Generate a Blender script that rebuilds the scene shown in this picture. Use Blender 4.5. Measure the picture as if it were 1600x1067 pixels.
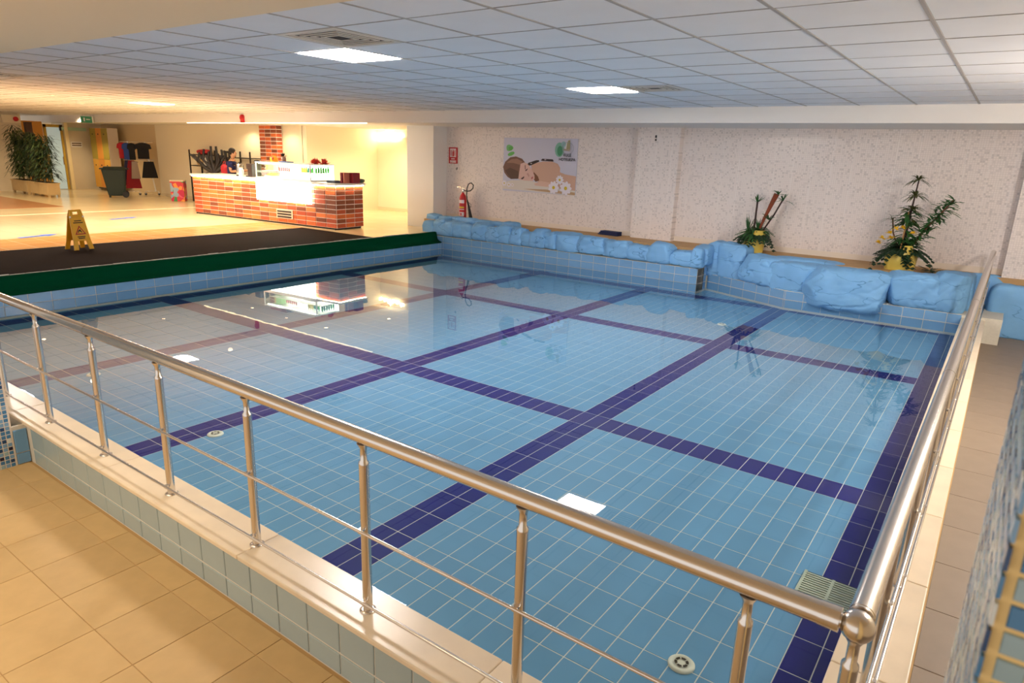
import bpy, bmesh, math, random
from mathutils import Vector, Matrix, noise, Euler
random.seed(7)
PI = math.pi
SC = bpy.context.scene
for o in list(bpy.data.objects): bpy.data.objects.remove(o, do_unlink=True)
COL = SC.collection

# ---------------------------------------------------------------- camera
CAM = Vector((3.0683, -5.2730, 2.4633))
YAW, PITCH, ROLL, FPX = -.6212, .2712, .0339, 1050.2
def cam_axes():
    cy, sy, cp, sp = math.cos(YAW), math.sin(YAW), math.cos(PITCH), math.sin(PITCH)
    f = Vector((sy*cp, cy*cp, -sp)); r = Vector((cy, -sy, 0)); u = r.cross(f)
    c, s = math.cos(ROLL), math.sin(ROLL)
    return c*r + s*u, -s*r + c*u, f
R_, U_, F_ = cam_axes()
cd = bpy.data.cameras.new('camera'); cam = bpy.data.objects.new('camera', cd); COL.objects.link(cam)
cd.sensor_width = 36.0; cd.lens = 36.0*FPX/1600.0; cd.clip_start = .05; cd.clip_end = 200
M = Matrix(((R_.x, U_.x, -F_.x, CAM.x), (R_.y, U_.y, -F_.y, CAM.y), (R_.z, U_.z, -F_.z, CAM.z), (0, 0, 0, 1)))
cam.matrix_world = M
cd.dof.use_dof = True; cd.dof.focus_distance = 7.0; cd.dof.aperture_fstop = 6.3
SC.camera = cam

# ---------------------------------------------------------------- world, exposure
W = bpy.data.worlds.new('world'); SC.world = W; W.use_nodes = True
bg = W.node_tree.nodes['Background']; bg.inputs[0].default_value = (1, .94, .90, 1); bg.inputs[1].default_value = 1.0
vs = SC.view_settings
vs.view_transform = 'Standard'; vs.look = 'None'; vs.gamma = 1.0; vs.exposure = 0.15; vs.use_curve_mapping = False
PANEL_E = 78.0          # ceiling panel emission
WARM_E = .78            # multiplier of the warm downlights

# ---------------------------------------------------------------- materials
def lin(c):
    return tuple(((v/255)/12.92 if v/255 <= .04045 else ((v/255+.055)/1.055)**2.4) for v in c) + (1,)
MATS = {}
def mat(name, rgb, rough=.5, metal=0, var=0.0, vscale=6, bump=0, bscale=40, emit=None, estr=0, spec=None, coat=0):
    if name in MATS: return MATS[name]
    m = bpy.data.materials.new(name); m.use_nodes = True; nt = m.node_tree
    b = nt.nodes['Principled BSDF']; c = lin(rgb)
    b.inputs['Base Color'].default_value = c; b.inputs['Roughness'].default_value = rough; b.inputs['Metallic'].default_value = metal
    if spec is not None: b.inputs['Specular IOR Level'].default_value = spec
    if coat: b.inputs['Coat Weight'].default_value = coat; b.inputs['Coat Roughness'].default_value = .05
    if var:
        tc = nt.nodes.new('ShaderNodeTexCoord'); n = nt.nodes.new('ShaderNodeTexNoise'); n.inputs['Scale'].default_value = vscale; n.inputs['Detail'].default_value = 5
        nt.links.new(tc.outputs['Object'], n.inputs['Vector'])
        oi = nt.nodes.new('ShaderNodeObjectInfo')
        mx = nt.nodes.new('ShaderNodeMix'); mx.data_type = 'RGBA'
        mx.inputs[6].default_value = tuple(v*(1-var) for v in c[:3])+(1,); mx.inputs[7].default_value = tuple(min(1, v*(1+var)) for v in c[:3])+(1,)
        ad = nt.nodes.new('ShaderNodeMath'); ad.operation = 'MULTIPLY_ADD'; ad.inputs[1].default_value = .35; 
        nt.links.new(oi.outputs['Random'], ad.inputs[0]); nt.links.new(n.outputs['Fac'], ad.inputs[2])
        sb = nt.nodes.new('ShaderNodeMath'); sb.operation = 'SUBTRACT'; sb.inputs[1].default_value = .17
        nt.links.new(ad.outputs[0], sb.inputs[0]); nt.links.new(sb.outputs[0], mx.inputs[0]); nt.links.new(mx.outputs[2], b.inputs['Base Color'])
    if bump:
        tc = nt.nodes.new('ShaderNodeTexCoord'); n = nt.nodes.new('ShaderNodeTexNoise'); n.inputs['Scale'].default_value = bscale; n.inputs['Detail'].default_value = 6
        bp = nt.nodes.new('ShaderNodeBump'); bp.inputs['Strength'].default_value = bump; bp.inputs['Distance'].default_value = .02
        nt.links.new(tc.outputs['Object'], n.inputs['Vector']); nt.links.new(n.outputs['Fac'], bp.inputs['Height']); nt.links.new(bp.outputs[0], b.inputs['Normal'])
    if emit is not None:
        b.inputs['Emission Color'].default_value = lin(emit); b.inputs['Emission Strength'].default_value = estr
    MATS[name] = m
    return m

def axes_vec(nt, a, b):
    tc = nt.nodes.new('ShaderNodeTexCoord'); s = nt.nodes.new('ShaderNodeSeparateXYZ'); c = nt.nodes.new('ShaderNodeCombineXYZ')
    nt.links.new(tc.outputs['Object'], s.inputs[0]); nt.links.new(s.outputs[a], c.inputs[0]); nt.links.new(s.outputs[b], c.inputs[1])
    return c.outputs[0]

def brickmat(name, c1, c2, mortar, w, h, ms, ax=('X', 'Z'), rough=.4, bias=0.0, offset=0.0, seam=None):
    m = bpy.data.materials.new(name); m.use_nodes = True; nt = m.node_tree; b = nt.nodes['Principled BSDF']
    v = axes_vec(nt, *ax); br = nt.nodes.new('ShaderNodeTexBrick'); br.offset = offset; br.squash = 1
    br.inputs['Color1'].default_value = lin(c1); br.inputs['Color2'].default_value = lin(c2); br.inputs['Mortar'].default_value = lin(mortar)
    br.inputs['Scale'].default_value = 1; br.inputs['Mortar Size'].default_value = ms; br.inputs['Bias'].default_value = bias
    br.inputs['Brick Width'].default_value = w; br.inputs['Row Height'].default_value = h
    nt.links.new(v, br.inputs['Vector']); out = br.outputs['Color']
    if seam:
        b2 = nt.nodes.new('ShaderNodeTexBrick'); b2.offset = 0; b2.inputs['Scale'].default_value = 1; b2.inputs['Mortar Size'].default_value = .004
        b2.inputs['Brick Width'].default_value = seam; b2.inputs['Row Height'].default_value = seam*60
        mx = nt.nodes.new('ShaderNodeMix'); mx.data_type = 'RGBA'; mx.inputs[7].default_value = lin((252, 246, 242)); sm_ = nt.nodes.new('ShaderNodeMath'); sm_.operation = 'MULTIPLY'; sm_.inputs[1].default_value = .45
        nt.links.new(v, b2.inputs['Vector']); nt.links.new(b2.outputs['Fac'], sm_.inputs[0]); nt.links.new(sm_.outputs[0], mx.inputs[0]); nt.links.new(out, mx.inputs[6]); out = mx.outputs[2]
    nt.links.new(out, b.inputs['Base Color']); b.inputs['Roughness'].default_value = rough
    MATS[name] = m
    return m

STEEL = mat('brushed_steel', (215, 208, 200), .22, 1.0)
POOL_L = mat('pool_tile_light', (102, 147, 180), .5, spec=.1, var=.10, vscale=3)
POOL_D = mat('pool_tile_dark', (26, 28, 108), .5, spec=.1, var=.12, vscale=4)
POOL_W = mat('pool_wall_tile', (112, 158, 200), .18, var=.12, vscale=4)
GROUT = mat('grout', (208, 202, 188), .8, var=.12, vscale=30)
FRONT_T = mat('front_wall_tile', (158, 174, 176), .22, var=.10, vscale=3)
COPING = mat('coping_marble', (226, 208, 180), .28, var=.14, vscale=5, bump=.02)
DECK = mat('deck_tile', (198, 166, 116), .45, var=.12, vscale=9, bump=.03)
WALK = mat('walkway_tile', (132, 116, 100), .5, var=.14, vscale=7)
DECK_G = mat('deck_grout', (184, 150, 102), .8)
LEDGE = mat('ledge_stone', (190, 150, 100), .6, var=.15, vscale=5)
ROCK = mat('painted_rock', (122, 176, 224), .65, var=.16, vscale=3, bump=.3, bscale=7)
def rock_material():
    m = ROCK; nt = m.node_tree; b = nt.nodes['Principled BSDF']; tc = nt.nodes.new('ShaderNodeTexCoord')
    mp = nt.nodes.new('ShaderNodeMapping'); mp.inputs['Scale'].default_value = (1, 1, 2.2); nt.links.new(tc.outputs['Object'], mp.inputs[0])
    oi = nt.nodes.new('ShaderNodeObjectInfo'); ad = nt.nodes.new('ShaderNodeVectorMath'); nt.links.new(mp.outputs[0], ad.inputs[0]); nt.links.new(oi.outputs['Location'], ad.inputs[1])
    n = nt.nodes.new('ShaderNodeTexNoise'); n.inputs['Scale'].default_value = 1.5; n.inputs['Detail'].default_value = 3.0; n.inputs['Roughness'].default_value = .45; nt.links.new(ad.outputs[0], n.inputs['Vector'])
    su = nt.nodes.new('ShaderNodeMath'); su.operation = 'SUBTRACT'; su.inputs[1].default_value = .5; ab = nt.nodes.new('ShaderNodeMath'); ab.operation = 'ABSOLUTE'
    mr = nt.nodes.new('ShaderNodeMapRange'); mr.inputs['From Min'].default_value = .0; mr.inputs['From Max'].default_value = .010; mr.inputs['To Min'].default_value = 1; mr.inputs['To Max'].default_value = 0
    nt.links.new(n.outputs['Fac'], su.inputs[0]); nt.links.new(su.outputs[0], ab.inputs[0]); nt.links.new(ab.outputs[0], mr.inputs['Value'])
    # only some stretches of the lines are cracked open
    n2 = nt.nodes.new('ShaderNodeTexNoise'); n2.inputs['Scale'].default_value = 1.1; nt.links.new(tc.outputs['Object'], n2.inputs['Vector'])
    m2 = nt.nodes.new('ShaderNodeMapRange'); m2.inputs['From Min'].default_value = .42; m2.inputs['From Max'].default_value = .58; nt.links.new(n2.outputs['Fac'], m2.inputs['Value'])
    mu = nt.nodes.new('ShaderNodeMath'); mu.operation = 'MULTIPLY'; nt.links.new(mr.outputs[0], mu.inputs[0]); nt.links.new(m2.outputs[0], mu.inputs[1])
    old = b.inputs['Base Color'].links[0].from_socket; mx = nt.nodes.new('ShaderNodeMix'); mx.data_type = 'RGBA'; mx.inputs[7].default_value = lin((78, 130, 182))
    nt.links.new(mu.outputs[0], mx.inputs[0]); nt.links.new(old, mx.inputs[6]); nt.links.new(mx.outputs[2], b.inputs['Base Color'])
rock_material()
CEIL = mat('ceiling_tile', (240, 238, 240), .85, var=.05, vscale=2)
TBAR = mat('ceiling_bar', (176, 168, 162), .6)
PLASTER = mat('plaster_white', (238, 232, 226), .7)
CREAM = mat('plaster_cream', (240, 226, 196), .7)
MARBLE = mat('marble_wall', (226, 212, 184), .3, var=.12, vscale=1.2)
GREEN = mat('green_turf', (0, 62, 38), .9, spec=.05, bump=.3, bscale=120)
MATB = mat('rubber_mat', (26, 13, 6), .9, var=.15, vscale=3, bump=.1, bscale=80, spec=.04)
WOODY = mat('band_tile', (226, 164, 92), .35, var=.12, vscale=3)
MOS_WALL = brickmat('mosaic_white', (240, 228, 222), (120, 108, 108), (226, 214, 208), .034, .034, .0035, bias=-.68, rough=.3, seam=.336)

def schlick(nt, f0):
    lw = nt.nodes.new('ShaderNodeLayerWeight'); lw.inputs[0].default_value = .5
    pw = nt.nodes.new('ShaderNodeMath'); pw.operation = 'POWER'; pw.inputs[1].default_value = 5.0
    ma = nt.nodes.new('ShaderNodeMath'); ma.operation = 'MULTIPLY_ADD'; ma.inputs[1].default_value = 1-f0; ma.inputs[2].default_value = f0
    nt.links.new(lw.outputs['Facing'], pw.inputs[0]); nt.links.new(pw.outputs[0], ma.inputs[0]); return ma
# ---------------------------------------------------------------- mesh helpers
class MB:
    def __init__(s): s.v = []; s.f = []; s.smooth = []
    def add(s, vs, fs, smooth=False):
        k = len(s.v); s.v += [tuple(p) for p in vs]; s.f += [tuple(i+k for i in f) for f in fs]; s.smooth += [smooth]*len(fs); return s
    def box(s, x0, x1, y0, y1, z0, z1, T=None):
        vs = [Vector((x, y, z)) for z in (z0, z1) for y in (y0, y1) for x in (x0, x1)]
        if T is not None: vs = [T @ p for p in vs]
        return s.add(vs, [(0, 2, 3, 1), (4, 5, 7, 6), (0, 1, 5, 4), (2, 6, 7, 3), (0, 4, 6, 2), (1, 3, 7, 5)])
    def tube(s, pts, r, n=10, caps=True):
        pts = [Vector(p) for p in pts]; rs = r if isinstance(r, (list, tuple)) else [r]*len(pts)
        vs = []; fs = []; N = len(pts); a = None
        for i, p in enumerate(pts):
            d = (pts[min(i+1, N-1)] - pts[max(i-1, 0)]).normalized()
            if a is None: a = d.orthogonal().normalized()
            else: a = (a - d*a.dot(d)).normalized()
            b = d.cross(a)
            for k in range(n):
                t = 2*PI*k/n; vs.append(p + (a*math.cos(t) + b*math.sin(t))*rs[i])
        for i in range(N-1):
            for k in range(n): fs.append((i*n+k, i*n+(k+1) % n, (i+1)*n+(k+1) % n, (i+1)*n+k))
        s.add(vs, fs, True)
        if caps: s.add([vs[k] for k in range(n)], [tuple(range(n))[::-1]]); s.add([vs[(N-1)*n+k] for k in range(n)], [tuple(range(n))])
        return s
    def lathe(s, prof, c=(0, 0, 0), n=20, T=None, smooth=True):
        vs = []; fs = []; c = Vector(c)
        for r, z in prof:
            for k in range(n):
                t = 2*PI*k/n; p = Vector((r*math.cos(t), r*math.sin(t), z)); vs.append((T @ p if T is not None else p) + c)
        for i in range(len(prof)-1):
            for k in range(n): fs.append((i*n+k, i*n+(k+1) % n, (i+1)*n+(k+1) % n, (i+1)*n+k))
        s.add(vs, fs, smooth)
        s.add([vs[k] for k in range(n)], [tuple(range(n))[::-1]]); s.add(vs[-n:], [tuple(range(n))])
        return s
    def prism(s, poly, d, T=None):      # poly in XZ plane, extruded along y by d
        n = len(poly); vs = [Vector((x, 0, z)) for x, z in poly] + [Vector((x, d, z)) for x, z in poly]
        if T is not None: vs = [T @ p for p in vs]
        fs = [tuple(range(n)), tuple(range(2*n-1, n-1, -1))] + [(i, i+n, (i+1) % n+n, (i+1) % n) for i in range(n)]
        return s.add(vs, fs)
    def mesh(s, name):
        me = bpy.data.meshes.new(name); me.from_pydata(s.v, [], s.f)
        if any(s.smooth): me.polygons.foreach_set('use_smooth', s.smooth)
        bm = bmesh.new(); bm.from_mesh(me); bmesh.ops.recalc_face_normals(bm, faces=bm.faces); bm.to_mesh(me); bm.free(); me.update()
        return me
    def build(s, name, m, parent=None, bevel=0, loc=None):
        o = link(name, s.mesh(name), m, parent, loc)
        if bevel:
            b = o.modifiers.new('bevel', 'BEVEL'); b.width = bevel; b.segments = 2; b.limit_method = 'ANGLE'
        return o
def link(name, me, m=None, parent=None, loc=None):
    if m is not None:
        me.materials.clear(); me.materials.append(m)
    o = bpy.data.objects.new(name, me); COL.objects.link(o)
    if parent is not None: o.parent = parent
    if loc is not None: o.location = loc
    return o
def tag(o, label, cat, group=None, kind=None):
    o['label'] = label; o['category'] = cat
    if group: o['group'] = group
    if kind: o['kind'] = kind
    return o
def struct(o): o['kind'] = 'structure'; return o
def thing(name, label, cat, loc=(0, 0, 0), rz=0, group=None):
    o = bpy.data.objects.new(name, None); COL.objects.link(o); o.location = loc; o.rotation_euler = (0, 0, rz); o.empty_display_size = .1
    return tag(o, label, cat, group)
def obox(name, m, parent, *a, bevel=0): return MB().box(*a).build(name, m, parent, bevel)
def pxy(P):
    d = Vector(P) - CAM; z = d.dot(F_)
    if z < .05: return None
    return (800 + FPX*d.dot(R_)/z, 533.5 - FPX*d.dot(U_)/z, z)
def inview(P, mrg=40):
    q = pxy(P)
    return q is not None and -mrg < q[0] < 1600+mrg and -mrg < q[1] < 1067+mrg
_tile = {}
def tilemesh(key, sx, sy, sz, m, ch=.004):
    k = (key, round(sx, 4), round(sy, 4), round(sz, 4))
    if k not in _tile:
        b = MB(); x, y = sx/2, sy/2; c = min(ch, x/3, y/3)
        vs = [(-x, -y, -sz), (x, -y, -sz), (x, y, -sz), (-x, y, -sz), (-x, -y, -c), (x, -y, -c), (x, y, -c), (-x, y, -c), (-x+c, -y+c, 0), (x-c, -y+c, 0), (x-c, y-c, 0), (-x+c, y-c, 0)]
        fs = [(0, 1, 5, 4), (1, 2, 6, 5), (2, 3, 7, 6), (3, 0, 4, 7), (4, 5, 9, 8), (5, 6, 10, 9), (6, 7, 11, 10), (7, 4, 8, 11), (8, 9, 10, 11)]
        b.add(vs, fs); me = b.mesh(key); me.materials.append(m); _tile[k] = me
    return _tile[k]
def pieces(parent, name, items, restname, limit=300):
    """items: (mesh, matrix, weight).  The `limit` largest become parts, the rest one joined part."""
    items = sorted(items, key=lambda t: -t[2])
    for me, T, w in items[:limit]:
        o = bpy.data.objects.new(name, me); COL.objects.link(o); o.parent = parent; o.matrix_local = T
    rest = items[limit:]
    if rest:
        vs = []; fs = []; mats = []; idx = []
        for me, T, w in rest:
            k = len(vs); vs += [tuple(T @ v.co) for v in me.vertices]
            mm = me.materials[0]
            if mm not in mats: mats.append(mm)
            for p in me.polygons: fs.append(tuple(i+k for i in p.vertices)); idx.append(mats.index(mm))
        me = bpy.data.meshes.new(restname); me.from_pydata(vs, [], fs)
        for mm in mats: me.materials.append(mm)
        me.polygons.foreach_set('material_index', idx); me.update()
        o = bpy.data.objects.new(restname, me); COL.objects.link(o); o.parent = parent; o['kind'] = 'stuff'
def area_w(P, s):
    q = pxy(P)
    if q is None or not (-30 < q[0] < 1630 and -30 < q[1] < 1097): return 0
    v = (Vector(P)-CAM); 
    return s/(q[2]**2)*abs(v.normalized().z)
def textobj(name, s, size, m, parent, loc, rot, depth=.002, align='CENTER', sx=1):
    c = bpy.data.curves.new(name, 'FONT'); c.body = s; c.size = size; c.extrude = depth; c.offset = size*.02; c.align_x = align; c.align_y = 'CENTER'
    o = bpy.data.objects.new(name, c); COL.objects.link(o); bpy.context.view_layer.update()
    dg = bpy.context.evaluated_depsgraph_get(); me = bpy.data.meshes.new_from_object(o.evaluated_get(dg)); bpy.data.objects.remove(o)
    o = link(name, me, m, parent, loc); o.rotation_euler = rot; o.scale = (sx, 1, 1)
    return o

# ================================================================ STRUCTURE
TX, TY = .15, .3048
ZW, ZCOP, ZF, ZD, ZL, ZC, ZS = .18, .30, -.05, .55, .82, 3.349, 3.09
XR, XRO = 2.79, 3.09            # right coping inner / outer
YI, YO = -3.235, -3.51          # front coping inner / outer
XL, YF, YR = -8.02, 7.10, 6.86  # left wall, far wall, far wall right part
WY = 8.3                        # mosaic wall
S, OX, OY = .7544, 2.4755, -.1133

# pool floor ------------------------------------------------------
pf = struct(obox('floor_pool', GROUT, None, -8.3, 3.0, -3.45, 7.9, -.12, -.0015))
items = []
for i in range(-54, 20):
    for j in range(-11, 26):
        x0, x1, y0, y1 = i*TX, (i+1)*TX, j*TY, (j+1)*TY
        xc, yc = (x0+x1)/2, (y0+y1)/2
        if xc < XL-.1 or xc > 2.95 or yc < -3.4 or yc > 7.7: continue
        dark = i in (0, 1, -17, -16, -34, -33, 17, 18) or j in (0, 12+0) or j == 22 or i in (-53, -52)
        items.append((tilemesh('pool_floor_tile_'+('d' if dark else 'l'), TX-.0055, TY-.0055, .006, POOL_D if dark else POOL_L, .0015),
                      Matrix.Translation((xc, yc, 0)), area_w((xc, yc, 0), 1) if not (yc < YI-.02) else 0))
pieces(pf, 'floor_tile', items, 'floor_tiles_rest')

# water -----------------------------------------------------------
wm = bpy.data.materials.new('pool_water'); wm.use_nodes = True; nt = wm.node_tree; nt.nodes.clear()
out = nt.nodes.new('ShaderNodeOutputMaterial'); mix = nt.nodes.new('ShaderNodeMixShader'); fr = schlick(nt, .021)
tr = nt.nodes.new('ShaderNodeBsdfTransparent'); tr.inputs[0].default_value = (.90, .97, .985, 1); gl = nt.nodes.new('ShaderNodeBsdfGlossy'); gl.inputs['Roughness'].default_value = 0.0
tc = nt.nodes.new('ShaderNodeTexCoord'); nz = nt.nodes.new('ShaderNodeTexNoise'); nz.inputs['Scale'].default_value = 1.6; bp = nt.nodes.new('ShaderNodeBump'); bp.inputs['Strength'].default_value = .012; bp.inputs['Distance'].default_value = .05
nt.links.new(tc.outputs['Object'], nz.inputs['Vector']); nt.links.new(nz.outputs['Fac'], bp.inputs['Height']); nt.links.new(bp.outputs[0], gl.inputs['Normal'])
nt.links.new(fr.outputs[0], mix.inputs[0]); nt.links.new(tr.outputs[0], mix.inputs[1]); nt.links.new(gl.outputs[0], mix.inputs[2]); nt.links.new(mix.outputs[0], out.inputs[0])
wo = MB().add([(XL, YI-.1, ZW), (XR+.05, YI-.1, ZW), (XR+.05, YR+.01, ZW), (.2, YR+.01, ZW), (-1.5, 7.62, ZW), (-1.5, YF, ZW), (XL, YF, ZW)], [(0, 1, 2, 3, 4, 5, 6)]).build('pool_water', wm)
if wo.data.polygons[0].normal.z < 0: wo.data.flip_normals()
tag(wo, 'clear still water filling the blue tiled pool', 'water', kind='stuff')

# pool walls --------------------------------------------------------
def wall_tiles(parent, p0, p1, z0, rows, th, tw, m, name='wall_tile', gap=.008, key='wt', nrm=1):
    """tiles on a vertical plane from p0 to p1 (2d), facing to the right of p0->p1 if nrm=1"""
    a = Vector((p0[0], p0[1], 0)); b = Vector((p1[0], p1[1], 0)); L = (b-a).length; d = (b-a).normalized()
    nn = Vector((d.y, -d.x, 0))*nrm
    items = []
    T0 = Matrix((( d.x, 0, nn.x, 0), (d.y, 0, nn.y, 0), (0, 1, 0, 0), (0, 0, 0, 1)))
    x = 0
    while x < L-.01:
        wx = min(tw, L-x)
        for r in range(rows):
            hh = th[r] if isinstance(th, (list, tuple)) else th
            zz = z0 + (sum(th[:r]) if isinstance(th, (list, tuple)) else r*th)
            P = a + d*(x+wx/2) + Vector((0, 0, zz+hh/2)) + nn*.004
            items.append((tilemesh(key, wx-gap, hh-gap, .006, m, .002), Matrix.Translation(P) @ T0, area_w(P, wx)))
        x += wx
    pieces(parent, name, items, name+'s_rest')
pw = struct(obox('wall_pool_far', GROUT, None, -8.66, -1.5, YF, YF+.35, -.1, .48))
wall_tiles(pw, (-8.66+.1, YF), (-1.5, YF), -.12, 4, .15, .30, POOL_W, key='far_tile')
pw2 = struct(MB().add([(-1.5, 7.62, -.1), (.2, YR, -.1), (3.3, YR, -.1), (3.3, 7.62, -.1), (-1.5, 7.62, .335), (.2, YR, .335), (3.3, YR, .335), (3.3, 7.62, .335)],
      [(0, 1, 5, 4), (1, 2, 6, 5), (2, 3, 7, 6), (4, 5, 6, 7), (0, 3, 7, 4)]).build('wall_pool_far_right', GROUT))
wall_tiles(pw2, (-1.47, 7.607), (.2, YR), .185-.15, 2, .15, .30, POOL_W, key='far_tile')
wall_tiles(pw2, (.2, YR), (XR, YR), .185-.15, 2, .15, .30, POOL_W, key='far_tile')
pst = struct(obox('wall_pool_step', GROUT, None, -1.56, -1.504, YF, 7.63, -.1, .48))
wall_tiles(pst, (-1.504, YF), (-1.504, 7.6), .18-.15, 3, .15, .25, POOL_W, key='far_tile')
pl = struct(obox('wall_pool_left', GROUT, None, -8.5, XL, -3.5, YF, -.1, .33))
wall_tiles(pl, (XL, -3.2), (XL, YF-.01), .03, 2, .15, .30, POOL_W, key='far_tile')
# front kerb with coping
fk = struct(obox('wall_pool_front', GROUT, None, -8.5, 3.06, YO+.02, YI-.015, -.2, ZCOP-.03))
items = []
tw = .245
n = 0
x = -2.85
T0 = Matrix(((1, 0, 0, 0), (0, 0, -1, 0), (0, 1, 0, 0), (0, 0, 0, 1)))
while x < 2.4:
    for z0, hh in ((ZF+.005, .125), (ZF+.135, .185)):
        P = Vector((x+tw/2, YO+.014, z0+hh/2)); items.append((tilemesh('kerb_tile', tw-.008, hh-.008, .006, FRONT_T, .003), Matrix.Translation(P) @ T0, area_w(P, 1)))
    x += tw
pieces(fk, 'wall_tile', items, 'wall_tiles_rest')
# inner front tiles hidden by coping
def slabs(parent, x0, x1, y0, y1, z0, z1, L, along):
    k = 0
    a, b = (x0, x1) if along == 'x' else (y0, y1)
    while a < b-.01:
        e = min(a+L, b)
        if along == 'x': bb = (-(e-a)/2+.002, (e-a)/2-.002, -(y1-y0)/2, (y1-y0)/2, 0, z1-z0); loc = ((a+e)/2, (y0+y1)/2, z0)
        else: bb = (-(x1-x0)/2, (x1-x0)/2, -(e-a)/2+.002, (e-a)/2-.002, 0, z1-z0); loc = ((x0+x1)/2, (a+e)/2, z0)
        MB().box(*bb).build('coping_slab', COPING, parent, .006, loc)
        a = e
slabs(fk, -8.1, 3.09, YO, YI, ZCOP-.03, ZCOP, 1.62, 'x')
rk = struct(obox('wall_pool_right', GROUT, None, XR+.015, XRO-.02, YI-.01, 8.05, -.2, ZCOP-.03))
slabs(rk, XR, XRO, YI, 8.05, ZCOP-.03, ZCOP, .92, 'y')
wall_tiles(rk, (XR+.012, YR), (XR+.012, YI), -.03, 2, .15, .3, POOL_W, key='far_tile', nrm=1)

# deck in front ------------------------------------------------------
fd = struct(obox('floor_deck', DECK_G, None, -8.5, 3.2, -8.0, YO+.02, -.2, ZF-.004))
items = []
rows = [(YO-.155, YO)]
y = YO-.155
while y > -6.3: rows.append((y-.415, y)); y -= .415
for r, (ya, yb) in enumerate(rows):
    x = -2.95+.0 - (0 if r % 2 else 0)
    while x < 3.1:
        e = x+.415
        P = Vector(((x+e)/2, (ya+yb)/2, ZF)); items.append((tilemesh('deck_tile', .415-.0035, (yb-ya)-.0035, .006, DECK, .0015), Matrix.Translation(P), area_w(P, 1)))
        x = e
pieces(fd, 'floor_tile', items, 'floor_tiles_rest')
fw = struct(obox('floor_walkway', DECK_G, None, 3.07, 5.2, -8, 8.2, -.2, ZF-.004))
items = []
for i in range(4):
    for j in range(22):
        P = Vector((XRO+.01+.3+i*.6, -4.9+j*.6, ZF))
        if P.y < 7.9: items.append((tilemesh('walk_tile', .595, .595, .006, WALK, .0015), Matrix.Translation(P), area_w(P, 1)))
pieces(fw, 'floor_tile', items, 'floor_tiles_rest')

# ledge behind the rocks, mosaic wall, pilasters, column ---------------
_lp = [(-8.92, 7.45), (-1.62, 7.45), (-1.62, 7.86), (-.6, 7.72), (.1, 7.42), (.3, 7.30), (2.76, 7.30), (2.76, 7.96), (5.2, 7.96), (5.2, WY+.02), (-8.92, WY+.02)]
struct(MB().add([(x, y, .3) for x, y in _lp]+[(x, y, ZL) for x, y in _lp], [tuple(range(len(_lp))), tuple(range(2*len(_lp)-1, len(_lp)-1, -1))]+[(i, (i+1) % len(_lp), (i+1) % len(_lp)+len(_lp), i+len(_lp)) for i in range(len(_lp))]).build('floor_ledge', LEDGE))
struct(obox('wall_mosaic_far', MOS_WALL, None, -8.92, 5.2, WY, WY+.3, .3, ZS+.2))
struct(obox('trim_1', mat('skirting_tile', (236, 222, 206), .35), None, -8.9, 5.2, WY-.012, WY, ZL, ZL+.1))
struct(obox('wall_pilaster_middle', MOS_WALL, None, -3.46, -2.53, 8.12, WY+.05, ZL, ZS+.02))
struct(obox('wall_pilaster_right', MOS_WALL, None, 3.17, 4.3, 8.02, WY+.05, ZL-.3, ZS+.02))
struct(obox('wall_column', PLASTER, None, -9.84, -8.915, 7.787, WY+.3, ZD-.05, ZS+.02))
# ceiling beam (soffit) along the far side
struct(obox('ceiling_beam_far', PLASTER, None, -31, 5.2, 6.42, 11.2, ZS, ZC+.3))
struct(obox('ceiling_soffit_near', mat('soffit_cream', (240, 222, 190), .75), None, -9.0, 5.2, -8.2, -3.08, ZS, ZC+.3))
# ceiling grid ---------------------------------------------------------
ce = struct(obox('ceiling', TBAR, None, -31, 5.2, -8.2, 6.45, ZC+.001, ZC+.3))
PANELS = {(-7, -1), (-6, 4), (-22, 4), (2, 4), (2, -1), (-22, -1)}
VENTS = {(-6, -2), (-5, 4), (-16, -2), (-15, 5)}
items = []
Tf = Matrix.Rotation(PI, 4, 'X')
for k in range(-44, 4):
    for r in range(-4, 9):
        if (k, r) in PANELS or (k, r) in VENTS: continue
        P = Vector((OX+(k+.5)*S, OY+(r+.5)*S, ZC))
        if P.y < -3.2 or P.y > 6.5: continue
        hy = S
        tilt = Euler((random.gauss(0, .0012), random.gauss(0, .0012), 0)).to_matrix().to_4x4()
        items.append((tilemesh('ceiling_tile', S-.026, hy-.015, .02, CEIL, .002), Matrix.Translation(P + Vector((0, 0, -.0025-random.uniform(0, .002)))) @ tilt @ Tf, area_w(P, 1)))
pieces(ce, 'ceiling_panel', items, 'ceiling_panels_rest')
for k in range(-44, 5):
    MB().box(-.012, .012, -4.9, 4.9, -.003, .002).build('grid_bar', TBAR, ce, 0, (OX+k*S, 1.6, ZC-.0045))
for r in range(-4, 9):
    if -3.2 < OY+r*S < 6.4: MB().box(-17.9, 17.9, -.006, .006, -.002, .002).build('grid_bar', TBAR, ce, 0, (-13, OY+r*S, ZC-.0045))

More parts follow.
